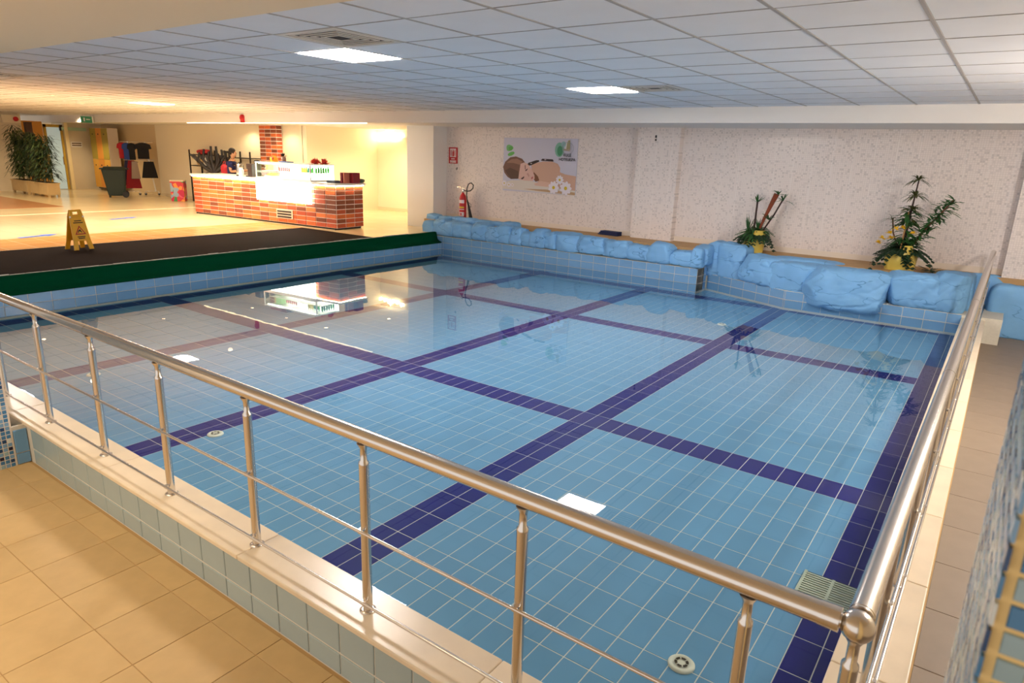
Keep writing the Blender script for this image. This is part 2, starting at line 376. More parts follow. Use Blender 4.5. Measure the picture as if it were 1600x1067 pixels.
# hall -------------------------------------------------------------------
fh = struct(obox('floor_hall', brickmat('hall_tile', (232, 212, 168), (226, 204, 160), (206, 182, 138), .6, .6, .004, ax=('X', 'Y'), rough=.16), None, -31, -8.2, -8.2, 11.2, .2, ZD))
def flat(name, m, x0, x1, y0, y1, z, h=.004, parent=fh): return obox(name, m, parent, x0, x1, y0, y1, z-h, z+h)
flat('tile_band', brickmat('band_tile_b', (228, 166, 96), (220, 156, 88), (242, 214, 160), .45, .45, .006, ax=('X', 'Y'), rough=.2), -12.55, -10.98, -8, 5.3, ZD)
flat('edge_strip', mat('strip_cream', (246, 226, 186), .3), -10.98, -10.86, -8, 5.2, ZD+.001)
flat('floor_strip', mat('strip_white', (250, 238, 206), .25), -17.55, -17.40, -8, 7.2, ZD+.001)
flat('brown_floor_inlay', mat('inlay_brown', (188, 132, 86), .25, var=.08), -24.6, -19.4, -8, 3.25, ZD)
# walls of the hall
struct(obox('wall_hall_back', CREAM, None, -22.7, -14.2, 7.85, 8.1, ZD-.05, ZS+.02))
struct(obox('wall_hall_recess_side', CREAM, None, -14.22, -14.02, 7.85, 10.7, ZD-.05, ZS+.02))
struct(obox('wall_hall_recess', CREAM, None, -14.4, -8.9, 10.65, 10.9, ZD-.05, ZS+.02))
struct(obox('wall_column_back', CREAM, None, -9.1, -8.9, 8.5, 10.7, ZD-.05, ZS+.02))
struct(obox('baseboard_recess', mat('baseboard', (226, 208, 172), .5), None, -14.2, -9.1, 10.62, 10.65, ZD, ZD+.1))
struct(obox('baseboard_back', MATS['baseboard'], None, -22.7, -14.02, 7.83, 7.85, ZD, ZD+.1))
struct(obox('wall_hall_left_back', mat('plaster_tan', (226, 202, 160), .7), None, -28.2, -22.65, 8.0, 8.25, ZD-.05, ZS+.02))
struct(obox('wall_hall_left_return', CREAM, None, -22.75, -22.6, 7.86, 8.2, ZD-.05, ZS+.02))
struct(obox('wall_hall_marble', MARBLE, None, -28.6, -27.3, 6.70, 8.05, ZD-.05, ZS+.02))
struct(obox('wall_hall_left', MARBLE, None, -28.6, -27.0, -8.2, 5.1, ZD-.05, ZC+.05))
struct(obox('wall_hall_door_back', mat('corridor_wall', (250, 236, 200), .6), None, -31, -30.8, 4.5, 8.5, ZD-.05, ZS+.02))
struct(obox('wall_right', MOS_WALL if False else CREAM, None, 5.1, 5.3, -8.3, 8.6, -.2, ZC+.3))

# ================================================================ MOSAIC PILLARS
MOS = [mat('mosaic_navy', (28, 66, 110), .15), mat('mosaic_blue', (66, 122, 168), .15), mat('mosaic_sky', (120, 160, 196), .15), mat('mosaic_grey', (150, 176, 184), .15), mat('mosaic_pale', (206, 214, 214), .15), mat('mosaic_deep', (24, 30, 62), .15)]
MG = mat('mosaic_grout', (236, 206, 142), .8)
def mosaic(parent, p0, p1, z0, z1, pitch, wts, lim):
    a = Vector((p0[0], p0[1], 0)); b = Vector((p1[0], p1[1], 0)); L = (b-a).length; d = (b-a).normalized(); nn = Vector((d.y, -d.x, 0))
    T0 = Matrix(((d.x, 0, nn.x, 0), (d.y, 0, nn.y, 0), (0, 1, 0, 0), (0, 0, 0, 1))); items = []
    for i in range(round(L/pitch)):
        for j in range(int((z1-z0)/pitch)):
            P = a + d*(i+.5)*pitch + Vector((0, 0, z0+(j+.5)*pitch)) + nn*.0025
            q = pxy(P); w = 0
            if q and -10 < q[0] < 1610 and -10 < q[1] < 1077: w = 1/q[2]**2
            c = random.choices(range(6), wts)[0]
            items.append((tilemesh('mosaic%d' % c, pitch*.8, pitch*.8, .004, MOS[c], .001), Matrix.Translation(P) @ T0, w))
    pieces(parent, 'mosaic_tile', items, 'mosaic_tiles_rest', lim)
mp = struct(obox('wall_pillar_right', MG, None, 3.125, 3.62, -4.575, -4.13, ZF, ZC+.1))
mosaic(mp, (3.133, -4.575), (3.62, -4.575), ZF, 3.06, .0285, (3, 3, 2, 3, 1, 0), 150)
mosaic(mp, (3.125, -4.13), (3.125, -4.575), ZF, 3.06, .0285, (3, 3, 2, 3, 1, 0), 150)
# an added, unseen lamp on the right hand wall of the walkway
ml = struct(obox('wall_pillar_left', mat('mosaic_grout_white', (224, 214, 200), .8), None, -3.5, -2.935, -5.4, -3.59, ZF, ZC+.1))
mosaic(ml, (-2.935, -4.62), (-2.935, -3.6), ZF, 2.6, .034, (2, 6, 4, 1, 2, 1), 150)
obox('corner_tile', POOL_W, fk, -2.945, -2.93, -3.585, YO+.015, ZF+.1, .24, bevel=.004)
obox('corner_tile', POOL_W, fk, -2.945, -2.93, -3.585, YO+.015, ZF+.005, ZF+.09, bevel=.004)
obox('corner_grout', GROUT, fk, -2.97, -2.943, -3.6, YO+.03, ZF, .27)

# ================================================================ HANDRAILS
def rail(label, pts, posts, nrm, y0, y1):
    """straight handrail from a to b"""
    t = thing('pool_handrail', label, 'handrail', pts[0], 0, None)
    o = Vector(pts[0]); a = Vector((0, 0, 0)); b = Vector(pts[1]) - o; d = b.normalized(); nn = Vector(nrm)
    zt = 1.215 - ZCOP
    st = a + d*y0; en = a + d*y1
    MB().tube([st + Vector((0, 0, zt)), en + Vector((0, 0, zt))], .035, 24).build('top_rail', STEEL, t)
    for off in posts:
        p = a + d*off
        po = MB().tube([p + Vector((0, 0, .002)), p + Vector((0, 0, zt-.135))], .0235, 16).build('post', STEEL, t)
        MB().lathe([(.0245, 0), (.024, .012), (.016, .022), (.016, .075), (.018, .082), (.028, .1), (.03, .104)], p + Vector((0, 0, zt-.137)), 14).build('neck', STEEL, po)
        MB().lathe([(.04, 0), (.04, .004), (.027, .009)], p, 16).build('foot_flange', STEEL, po)
        for zb in (.745-ZCOP, .36-ZCOP):
            MB().box(-.012, .012, -.012, .012, -.011, .011, Matrix.Translation(p + nn*.026 + Vector((0, 0, zb)))).build('bar_clamp', STEEL, po)
    for zb in (.745-ZCOP, .36-ZCOP):
        MB().tube([st + nn*.034 + Vector((0, 0, zb)), en + nn*.034 + Vector((0, 0, zb))], .0085, 10).build('lower_bar', STEEL, t)
    return t, zt, d
fx = [-7.3, -6.4, -5.5, -4.6, -3.68, -2.76, -1.83, -.93, -.01, .9, 1.79, 2.64]
t, zt, d = rail('long steel handrail on the front coping nearest the camera', ((-7.6, -3.375, ZCOP), (2.94, -3.375, ZCOP)), [x+7.6 for x in fx], (0, -1, 0), 0, 10.44)
for x in (-1.86, 2.84): MB().tube([(x+7.6, 0, zt), (x+7.6+(.008 if x < 0 else .055), 0, zt)], .0365, 24).build('rail_sleeve', STEEL, t)
MB().tube([(10.44, 0, zt), (10.505, 0, zt)], .022, 16).build('ball_pin', STEEL, t)
ry = [0.0, .95, 1.9, 2.85, 3.8, 4.75, 5.7, 6.65, 7.6, 8.55, 9.5, 10.45, 11.3]
t2, zt, d = rail('steel handrail along the right side coping beside the walkway', ((2.94, -3.375, ZCOP), (3.0, 8.0, ZCOP)), ry, (1, 0, 0), .05, 11.3)
MB().lathe([(.002, -.046)] + [(.047*math.cos(a), .047*math.sin(a)) for a in [k*PI/10 for k in range(-4, 5)]] + [(.002, .046)], (0, 0, zt), 24).build('corner_ball', STEEL, t2)
for y in (.06, 3.0, 6.0): MB().tube([d*y + Vector((0, 0, zt)), d*(y+.012) + Vector((0, 0, zt))], .0365, 24).build('rail_sleeve', STEEL, t2)

# ================================================================ PAINTED ROCKS
def rock_mesh(name, c, h, seed, p=4.0, amp=.10, n=9, rot=0):
    b = MB(); vs = {}; fs = []
    def vid(key, P):
        if key not in vs: vs[key] = (len(vs), P)
        return vs[key][0]
    for ax in range(3):
        for sg in (-1, 1):
            for i in range(n):
                for j in range(n):
                    q = []
                    for (di, dj) in ((0, 0), (1, 0), (1, 1), (0, 1)):
                        co = [0, 0, 0]; co[ax] = sg; co[(ax+1) % 3] = -1+2*(i+di)/n; co[(ax+2) % 3] = -1+2*(j+dj)/n
                        q.append(vid(tuple(round(v, 5) for v in co), co))
                    fs.append(q)
    out = []; R = Matrix.Rotation(rot, 3, 'Z'); rnd = random.Random(seed*17+3)
    cuts = []
    for q in range(5):
        nv = Vector((rnd.uniform(-1, 1), rnd.uniform(-1, .3), rnd.uniform(-.3, 1))).normalized(); cuts.append((nv, rnd.uniform(.72, .9)))
    for k, (i, P) in sorted(vs.items(), key=lambda t: t[1][0]):
        v = Vector(P); L = (abs(v.x)**p + abs(v.y)**p + abs(v.z)**p)**(1/p); u = v/L
        if amp > .03:
            for nv, dd in cuts:
                e = u.dot(nv) - dd*(abs(nv.x)+abs(nv.y)+abs(nv.z))**.75
                if e > 0: u = u - nv*e*.85
        w = Vector((u.x*h[0], u.y*h[1], u.z*h[2]))
        sv = Vector((seed*3.7, seed*1.3, seed*2.1))
        ds = noise.noise(w*2.2 + sv)*amp*1.0 + noise.noise(w*6 + sv)*amp*.35 + noise.noise(w*15 + sv)*amp*.25
        if amp > .03:
            g1 = abs(noise.noise(Vector((w.x*1.3, w.y*1.5, w.z*3.2)) + sv*1.7)); g2 = abs(noise.noise(Vector((w.x*3.0, w.y*1.5, w.z*1.3)) + sv*.6))
            ds -= amp*.55*max(0, 1-g1/.04) + amp*.4*max(0, 1-g2/.04)
        w += u.normalized()*ds*min(h)*2.0
        out.append(R @ w)
    b.add(out, fs, True)
    return b
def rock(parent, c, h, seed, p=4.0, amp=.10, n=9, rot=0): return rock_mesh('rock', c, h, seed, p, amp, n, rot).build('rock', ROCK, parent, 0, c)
re = thing('rock_edging', 'row of small blue painted rocks capping the far tiled pool wall', 'rock edging', (-5, 7.3, .48))
o = Vector((-5, 7.3, .48)); x = -8.68; k = 0
while x < -1.6:
    big = x > -4.9
    w = random.uniform(.42, .66) if big else random.uniform(.30, .44)
    w = min(w, -1.50-x+.02)
    top = .86 + random.uniform(-.07, .05) + (-.02 if big else 0)
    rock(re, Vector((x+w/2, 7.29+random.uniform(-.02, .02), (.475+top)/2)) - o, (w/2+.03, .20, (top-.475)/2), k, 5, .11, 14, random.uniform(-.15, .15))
    k += 1; x += w*.93
x = -8.9
while x < -6.2:
    w = random.uniform(.3, .5)
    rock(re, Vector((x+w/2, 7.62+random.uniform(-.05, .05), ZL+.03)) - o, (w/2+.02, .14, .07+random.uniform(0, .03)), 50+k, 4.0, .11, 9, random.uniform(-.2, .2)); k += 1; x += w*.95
re2 = thing('rock_feature', 'large blue painted artificial rocks at the far right end of the pool', 'rocks', (.8, 7.2, .33))
o = Vector((.8, 7.2, .33))
for c, h, sd, p, am, rt in [((-1.30, 7.74, .63), (.30, .20, .34), 101, 6, .08, -.1), ((-.98, 7.62, .63), (.30, .22, .35), 102, 6, .08, -.35), ((-.34, 7.34, .58), (.42, .28, .27), 103, 5, .07, -.40),
                            ((.26, 7.16, .56), (.42, .30, .26), 104, 5, .07, -.2), ((1.14, 6.98, .49), (.70, .32, .36), 105, 4, .06, 0), ((2.1, 7.06, .60), (.42, .22, .28), 106, 5, .07, 0), ((2.56, 7.10, .62), (.26, .25, .31), 107, 5, .07, 0),
                            ((.35, 7.44, .76), (.62, .20, .10), 109, 4, .08, 0), ((-1.56, 7.48, .70), (.17, .24, .20), 111, 4, .08, 0), ((2.74, 7.60, .58), (.13, .40, .29), 113, 5, .05, 0), ((2.95, 8.0, .56), (.27, .10, .29), 112, 5, .05, 0)]:
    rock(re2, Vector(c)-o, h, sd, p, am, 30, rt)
re3 = thing('rock_feature', 'blue painted rock face beyond the end of the right handrail', 'rocks', (3.7, 7.72, ZF))
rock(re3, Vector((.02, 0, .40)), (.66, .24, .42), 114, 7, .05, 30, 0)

# ================================================================ MAT, GREEN EDGING
mt = MB().box(-10.86, -8.24, -7.9, 5.18, ZD+.002, ZD+.02).build('rubber_mat', MATB)
tag(mt, 'dark brown rubber mat laid along the left pool edge', 'mat')
b = MB(); prof = [(-8.27, .573), (-8.21, .58), (-8.165, .568), (-8.145, .50), (-8.135, .44), (-8.115, .395), (-8.06, .365), (-8.0, .350), (-7.99, .335), (-8.01, .32)]
ny = 60
vs = []
for i in range(ny+1):
    y = -7.9 + (7.08+7.9)*i/ny; wv = noise.noise(Vector((0, y*1.1, 3)))*.02
    for k_, (x_, z_) in enumerate(prof): vs.append((x_+wv*(1 if k_ > 1 else .3), y, z_+wv*.4*(1 if k_ > 4 else 0)))
m_ = len(prof)
b.add(vs, [(i*m_+k_, (i+1)*m_+k_, (i+1)*m_+k_+1, i*m_+k_+1) for i in range(ny) for k_ in range(m_-1)], True)
ge = b.build('turf_edging', GREEN); sm = ge.modifiers.new('solid', 'SOLIDIFY'); sm.thickness = .012; sm.offset = -1
tag(ge, 'dark green artificial turf strip draped over the left pool edge', 'turf')
b = MB(); 
for i in range(70):
    y = -7.8+i*.2
    if y < 6.8: b.box(-8.262, -8.238, y, y+.19, ZD+.018, ZD+.03+random.uniform(0, .012))
b.build('frayed_edge', mat('frayed_edge', (196, 190, 178), .8), ge)

# ================================================================ POOL FITTINGS
WP = mat('white_plastic', (226, 220, 198), .4)
def inlet(x, y, lab):
    t = thing('floor_inlet', lab, 'pool inlet', (x, y, 0), 0, 'round inlets on the pool floor')
    MB().lathe([(.068, 0), (.068, .006), (.062, .012), (.047, .014), (.044, .010), (.02, .012)], (0, 0, 0), 28).build('flange', WP, t)
    for k in range(6):
        a0 = k*PI/3+.12; a1 = (k+1)*PI/3-.12; vs = []
        for a in (a0, (a0+a1)/2, a1):
            for r in (.022, .036): vs += [(r*math.cos(a), r*math.sin(a), .0155)]
        MB().add(vs, [(0, 1, 3, 2), (2, 3, 5, 4)]).build('slot', mat('slot_dark', (60, 48, 24), .8), t)
inlet(2.15, -2.42, 'round white inlet on the pool floor nearest the grate at lower right')
inlet(-2.22, -2.33, 'round white inlet on the pool floor behind the middle posts of the front rail')
inlet(-.24, 4.99, 'round white inlet on the pool floor near the far rocks')
inlet(-4.66, -2.29, 'round white inlet on the pool floor by the leftmost rail posts')
g = thing('floor_grate', 'rectangular slotted white grate on the pool floor by the right edge', 'grate', (2.62, -1.33, 0))
obox('frame', mat('grate_dark', (52, 56, 40), .7), g, -.17, .17, -.17, .17, 0, .008)
GR = mat('grate_plastic', (190, 192, 168), .4)
for k in range(13): obox('slat', GR, g, -.155, .16, -.155+k*.0245, -.155+k*.0245+.013, .006, .014)
obox('centre_bar', GR, g, -.008, .008, -.16, .16, .006, .0145); obox('side_bar', GR, g, -.17, -.153, -.17, .17, .006, .0145)

# ================================================================ CEILING FITTINGS
LED2 = mat('led_panel_corridor', (255, 250, 240), .5, emit=(255, 246, 240), estr=PANEL_E*.35)
LED = mat('led_panel', (255, 250, 240), .5, emit=(255, 246, 240), estr=PANEL_E)
for (k, r) in sorted(PANELS):
    labs = {(-7, -1): 'square glowing ceiling panel light nearest the camera beside the air vent', (-6, 4): 'square glowing ceiling panel light above the far part of the pool', (-22, 4): 'square glowing ceiling panel light in the yellowish hall ceiling at left'}
    t = thing('ceiling_light', labs.get((k, r), 'square glowing ceiling panel light outside the picture'), 'ceiling light', (OX+(k+.5)*S, OY+(r+.5)*S, ZC), 0, 'square ceiling panel lights')
    h = S/2-.012
    MB().box(-h, h, -h, h, -.003, .03).build('frame', mat('panel_frame', (240, 240, 240), .4), t)
    MB().box(-h+.02, h-.02, -h+.02, h-.02, -.012, .001).build('diffuser', LED2 if k == 2 else LED, t)
VG = mat('vent_white', (214, 206, 196), .5); VD = mat('vent_dark', (58, 50, 44), .8)
vlab = {(-6, -2): 'square louvred air vent in the ceiling beside the near panel light', (-5, 4): 'dark louvred air vent beside the far ceiling panel light', (-16, -2): 'louvred air vent in the ceiling at the left picture edge', (-15, 5): 'small dark air vent in the far ceiling above the bar'}
for (k, r) in sorted(VENTS):
    t = thing('air_vent', vlab[(k, r)], 'air vent', (OX+(k+.5)*S, OY+(r+.5)*S, ZC), 0, 'ceiling air vents')
    h = S/2-.012
    MB().box(-h, h, -h, h, -.001, .02).build('backing', VD, t)
    for q, hh in enumerate((h, h-.075, h-.135, h-.195, h-.255)):
        b = MB(); wd = .05 if q == 0 else .02
        z0, z1 = (-.008, .012) if q == 0 else (-.006, .012)
        for sx in (-1, 1):
            b.box(min(sx*hh, sx*(hh-wd)), max(sx*hh, sx*(hh-wd)), -hh, hh, z0, z1); b.box(-hh+wd, hh-wd, min(sx*hh, sx*(hh-wd)), max(sx*hh, sx*(hh-wd)), z0, z1)
        b.build('frame' if q == 0 else 'louvre', VG, t)
WLED = mat('warm_lens', (255, 240, 200), .5, emit=(255, 226, 170), estr=14)
def downlight(x, y, z, e, lab, col=(1, .80, .52), ang=150, grp='round warm downlights', blend=.6, rad=.06):
    t = thing('downlight', lab, 'downlight', (x, y, z), 0, grp)
    MB().lathe([(.075, 0), (.075, -.008), (.055, -.010), (.05, -.004)], (0, 0, 0), 20).build('ring', PLASTER, t)
    MB().lathe([(.048, -.003), (.048, -.006)], (0, 0, 0), 20).build('lens', WLED, t)
    ld = bpy.data.lights.new('downlight_lamp', 'SPOT'); ld.energy = e*WARM_E; ld.color = col; ld.spot_size = math.radians(ang); ld.spot_blend = blend; ld.shadow_soft_size = rad
    l = bpy.data.objects.new('lamp', ld); COL.objects.link(l); l.parent = t; l.location = (0, 0, -.03)
for x, y in ((-12.84, 7.34), (-14.7, 7.30), (-16.63, 7.36)): downlight(x, y, ZS, 60, 'small round warm downlight in the beam underside above the bar')
for x, y in ((-13.5, 1.1), (-13.5, 4.6), (-18.2, 1.8), (-18.2, 5.2), (-23, 3.0), (-25.2, 6.2)): downlight(x, y, ZC-.002, 300 if x > -20 else 200, 'small round warm downlight in the hall ceiling', grp='warm hall downlights')
for x, y in ((-2.3, -5.5), (-.5, -5.7)): downlight(x, y, ZS, 195, 'small round warm downlight in the low ceiling over the front deck', grp='warm deck downlights', ang=110, blend=.5)
downlight(-12.3, 9.4, ZS, 260, 'small round warm downlight in the recess behind the bar', grp='recess downlights')

t = thing('added_lamp', 'added unseen round white lamp on the walkway side wall outside the picture', 'added lamp', (5.1, 2.2, 2.75))  # unseen lamp added so the plants throw crisp shadows leftward on the far wall
MB().lathe([(.13, 0), (.13, .03), (.11, .05)], (0, 0, 0), 20, Matrix.Rotation(-PI/2, 4, 'Y')).build('base', PLASTER, t)
MB().lathe([(.10, .05), (.09, .09), (.05, .115), (.01, .12)], (0, 0, 0), 20, Matrix.Rotation(-PI/2, 4, 'Y')).build('globe', mat('added_lamp_globe', (255, 250, 245), .5, emit=(255, 246, 238), estr=20), t)
ld = bpy.data.lights.new('added_lamp_bulb', 'POINT'); ld.energy = 200; ld.color = (1, .95, .91); ld.shadow_soft_size = .08
l = bpy.data.objects.new('bulb', ld); COL.objects.link(l); l.parent = t; l.location = (-.22, 0, 0)

# ================================================================ BAR COUNTER
WHITE = mat('white_laminate', (244, 240, 232), .3)
BLACK = mat('black_plastic', (26, 24, 24), .45)
BRK = [mat('brick_orange', (208, 104, 48), .55, var=.22, vscale=14, bump=.2), mat('brick_red', (180, 78, 42), .55, var=.22, vscale=14, bump=.2), mat('brick_brown', (130, 66, 38), .55, var=.25, vscale=14, bump=.2), mat('brick_bright', (224, 124, 62), .55, var=.2, vscale=14, bump=.2)]
BGR = mat('brick_joint', (250, 242, 232), .7)
BZ = .063
bar = thing('bar_counter', 'long brick clad bar counter with white top and glowing under edge', 'bar counter', (-10.0, 5.55, ZD), BZ)
obox('body', BGR, bar, -5.70, -.02, .012, .90, .04, 1.05)
obox('plinth', BLACK, bar, -5.66, -.06, .05, .86, 0, .045)
_bm = [[tilemesh('brick%d_%s' % (q, nm), w_-.02, .115-.02, .012, BRK[q], .004) for q in range(4)] for nm, w_ in (('a', .3575), ('b', .30))]
def brick(parent, q, kind, P, T):
    ob = bpy.data.objects.new('brick', _bm[kind][q]); COL.objects.link(ob); ob.parent = parent; ob.matrix_local = Matrix.Translation(P) @ T
TFRONT = Matrix(((1, 0, 0, 0), (0, 0, -1, 0), (0, 1, 0, 0), (0, 0, 0, 1)))
TEND = Matrix(((0, 0, 1, 0), (1, 0, 0, 0), (0, 1, 0, 0), (0, 0, 0, 1)))
for r in range(9):
    for c in range(16): brick(bar, random.choices(range(4), (4, 3, 3, 2))[0], 0, (-.02-(c+.5)*.3555, .0, .04+(r+.5)*.112), TFRONT)
    for c in range(3): brick(bar, random.choices(range(4), (1, 4, 4, 0))[0], 1, (-.008, .01+(c+.5)*.298, .04+(r+.5)*.112), TEND)
LEDW = mat('led_strip', (255, 244, 220), .5, emit=(255, 226, 170), estr=85)
obox('counter_top', WHITE, bar, -5.76, .04, -.05, .96, 1.055, 1.105, bevel=.006)
obox('led_strip', LEDW, bar, -5.7, .022, -.03, -.018, 1.038, 1.054); obox('led_strip', LEDW, bar, .01, .022, -.018, .9, 1.038, 1.054)
g = obox('vent_grille', mat('grille_white', (226, 214, 190), .5), bar, -2.17, -1.56, -.03, -.011, .14, .37, bevel=.004)
for k in range(3): obox('grille_slot', BLACK, g, -2.13, -1.60, -.0335, -.03, .165+k*.068, .205+k*.068)
for x in (-5.66, -.08): MB().lathe([(.02, 0), (.02, .04)], (x, .02, 0), 10).build('foot', BLACK, bar)

# refrigerated display case
GLASS = bpy.data.materials.new('clear_glass'); GLASS.use_nodes = True; nt = GLASS.node_tree; nt.nodes.clear()
out = nt.nodes.new('ShaderNodeOutputMaterial'); mix = nt.nodes.new('ShaderNodeMixShader'); fr = schlick(nt, .03); tr = nt.nodes.new('ShaderNodeBsdfTransparent'); tr.inputs[0].default_value = (.97, 1, .97, 1); gl = nt.nodes.new('ShaderNodeBsdfGlossy'); gl.inputs['Roughness'].default_value = .02
nt.links.new(fr.outputs[0], mix.inputs[0]); nt.links.new(tr.outputs[0], mix.inputs[1]); nt.links.new(gl.outputs[0], mix.inputs[2]); nt.links.new(mix.outputs[0], out.inputs[0])
case = thing('display_case', 'brightly lit white refrigerated glass display case set into the bar', 'display case', (-10.0, 5.55, ZD), BZ)
LIT = mat('case_light', (255, 255, 245), .5, emit=(255, 252, 236), estr=9)
CW = mat('case_white', (250, 250, 246), .3)
obox('front_panel', LIT, case, -2.86, -.80, -.07, -.052, .57, 1.06)
obox('base', CW, case, -2.86, -.80, -.05, .72, 1.107, 1.15)
obox('back_panel', LIT, case, -2.84, -.82, .70, .72, 1.15, 1.50)
obox('lid', CW, case, -2.87, -.79, -.055, .73, 1.50, 1.525, bevel=.004)
obox('light_tube', LIT, case, -2.80, -.86, .0, .03, 1.475, 1.498)
obox('shelf', CW, case, -2.83, -.83, .12, .69, 1.30, 1.312)
for x in (-2.855, -.83): obox('corner_post', CW, case, x, x+.025, -.055, -.03, 1.15, 1.50)
obox('front_glass', GLASS, case, -2.83, -.83, -.05, -.042, 1.15, 1.50); obox('side_glass', GLASS, case, -.812, -.804, -.03, .70, 1.15, 1.50); obox('side_glass', GLASS, case, -2.85, -2.842, -.03, .70, 1.15, 1.50)
def bottle(parent_loc, m, h=.16, r=.028, lab='', rz=BZ):
    t = thing('bottle', lab, 'bottle', parent_loc, rz, 'bottles in the display case')
    MB().lathe([(r*.95, 0), (r, .01), (r, h*.6), (r*.45, h*.78), (r*.42, h*.93)], (0, 0, 0), 10).build('glass_body', m, t)
    MB().lathe([(r*.5, h*.93), (r*.5, h)], (0, 0, 0), 10).build('cap', WHITE, t)
CB = Vector((-10.0, 5.55, ZD)); RB = Matrix.Rotation(BZ, 3, 'Z')
def onbar(x, y, z): return CB + RB @ Vector((x, y, z))
GRN = mat('bottle_green', (84, 190, 72), .2); YEL = mat('bottle_yellow', (232, 208, 70), .3); TEAL = mat('bottle_teal', (60, 150, 130), .2); REDB = mat('bottle_red', (200, 60, 40), .3)
for k in range(6): bottle(onbar(-1.42+k*.075, .05+.0*k, 1.312+.002) if False else onbar(-1.38+k*.075, .2, 1.314), [YEL, YEL, YEL, TEAL, TEAL, GRN][k], lab=['yellow bottle in the display case, leftmost of the three yellow', 'yellow bottle in the display case, middle of the three yellow', 'yellow bottle in the display case, next to the teal bottles', 'teal bottle in the display case beside the yellow bottles', 'teal bottle in the display case between teal and green bottles', 'green bottle in the display case beside the front corner post'][k])
for k in range(6): bottle(onbar(-.90, .22+k*.078, 1.314), GRN, lab='green bottle in a row behind the right side glass of the display case')
for k in range(6):
    bottle(onbar(-2.24+k*.075, .2, 1.314), REDB, h=.12, r=.022, lab='small red bottle in the row at the middle of the display case')
bx_ = thing('snack_box', 'pale green box on the upper left of the display case', 'box', onbar(-2.58, .25, 1.314), BZ)
obox('carton', mat('box_green', (178, 222, 150), .5), bx_, -.14, .14, -.08, .08, 0, .17, bevel=.004); obox('label_panel', mat('box_orange', (240, 200, 120), .5), bx_, -.14, -.07, -.083, -.08, .01, .16)
bx_ = thing('salad_tray', 'tray of green salad on the lower left of the display case', 'tray', onbar(-2.5, .2, 1.152), BZ)
obox('dish', WHITE, bx_, -.2, .2, -.12, .12, 0, .03, bevel=.006)
rock_mesh('l', None, (.17, .10, .05), 77, 3, .12, 6).build('salad', mat('salad', (190, 210, 110), .6), bx_, 0, (0, 0, .05))

# things on the bar
def red_flower(x, y, lab):
    t = thing('red_net_flower', lab, 'decoration', onbar(x, y, 1.525), 0, 'red net flowers on the display case')
    RN = mat('red_net', (226, 84, 66), .7)
    b = MB()
    for k in range(46):
        a = random.uniform(0, 2*PI); e = random.uniform(.1, 1.3); L = random.uniform(.1, .17)
        d_ = Vector((math.cos(a)*math.cos(e), math.sin(a)*math.cos(e), math.sin(e))); s_ = d_.orthogonal().normalized()*.022
        b.add([Vector((0, 0, .02)), d_*L*.6 + s_, d_*L, d_*L*.6 - s_], [(0, 1, 2, 3)])
    b.build('petals', RN, t); MB().lathe([(.05, 0), (.055, .02), (.03, .045)], (0, 0, 0), 12).build('base', mat('net_core', (168, 40, 36), .7), t)
red_flower(-1.12, .42, 'red gauze flower on the display case lid, taller and further left'); red_flower(-.9, .5, 'red gauze flower on the display case lid, nearest its right end')
t = thing('tablet', 'flat blue tablet lying on the display case lid', 'tablet', onbar(-2.2, .4, 1.526), BZ)
obox('case_back', mat('blue_cover', (66, 110, 190), .4), t, -.16, .16, -.1, .1, 0, .02, bevel=.004); obox('screen', BLACK, t, -.145, .145, -.085, .085, .02, .0215)
MAR = mat('maroon_cover', (140, 26, 44), .4); PAGE = mat('paper', (240, 226, 200), .7)
for k, (x, w, lab) in enumerate(((-.14, .06, 'maroon book standing on the bar end, thin leftmost one'), (-.05, .035, 'slim cream and red book between the two maroon books'), (.0-.0, .0, ''))):
    if not lab: continue
    t = thing('book', lab, 'book', onbar(x, .40, 1.106), BZ, 'books standing on the bar end')
    obox('cover', MAR if k == 0 else mat('red_cream', (206, 120, 96), .5), t, -w/2, w/2, -.09, .09, 0, .25, bevel=.003); obox('pages', PAGE, t, -w/2+.006, w/2-.006, -.085, .085, .25, .252)
t = thing('book', 'thick maroon book standing on the bar end, widest of the row', 'book', onbar(-.01+.06, .42, 1.106), BZ, 'books standing on the bar end')
t.location = onbar(.0-.005+.0, .62, 1.106)
obox('cover', MAR, t, -.07, .07, -.12, .12, 0, .25, bevel=.003); obox('pages', PAGE, t, -.06, .06, -.115, .115, .25, .252)
t = thing('card_reader', 'dark blue grey flat scale on the bar next to the books', 'scale', onbar(-.36, .28, 1.106), BZ)
obox('housing', mat('slate', (70, 84, 104), .5), t, -.15, .15, -.1, .1, 0, .05, bevel=.01); obox('plate', mat('slate_top', (96, 110, 126), .4), t, -.12, .12, -.08, .08, .05, .058)
t = thing('folded_pouch', 'dark green pouch lying on the far corner of the bar end', 'pouch', onbar(-.08, .85, 1.106), BZ)
rock_mesh('p', None, (.17, .07, .05), 31, 3.4, .06, 7).build('fabric', mat('pouch_green', (86, 100, 88), .8), t, 0, (0, 0, .05)); obox('zip', BLACK, t, -.1, .1, -.074, -.068, .045, .052)
t = thing('kettle', 'tall stainless steel electric urn with black handle on the bar', 'kettle', onbar(-4.06, .35, 1.106), BZ)
MB().lathe([(.085, .03), (.09, .04), (.08, .30), (.07, .32)], (0, 0, 0), 24).build('body', STEEL, t); MB().lathe([(.095, 0), (.095, .035)], (0, 0, 0), 24).build('base', BLACK, t)
MB().lathe([(.072, .32), (.06, .345), (.012, .35), (.012, .375)], (0, 0, 0), 20).build('lid', BLACK, t); MB().tube([(.075, 0, .3), (.15, 0, .28), (.17, 0, .2), (.14, 0, .1), (.085, 0, .08)], .014, 8).build('handle', BLACK, t); MB().tube([(-.07, 0, .27), (-.12, 0, .32)], [.02, .012], 8).build('spout', STEEL, t)
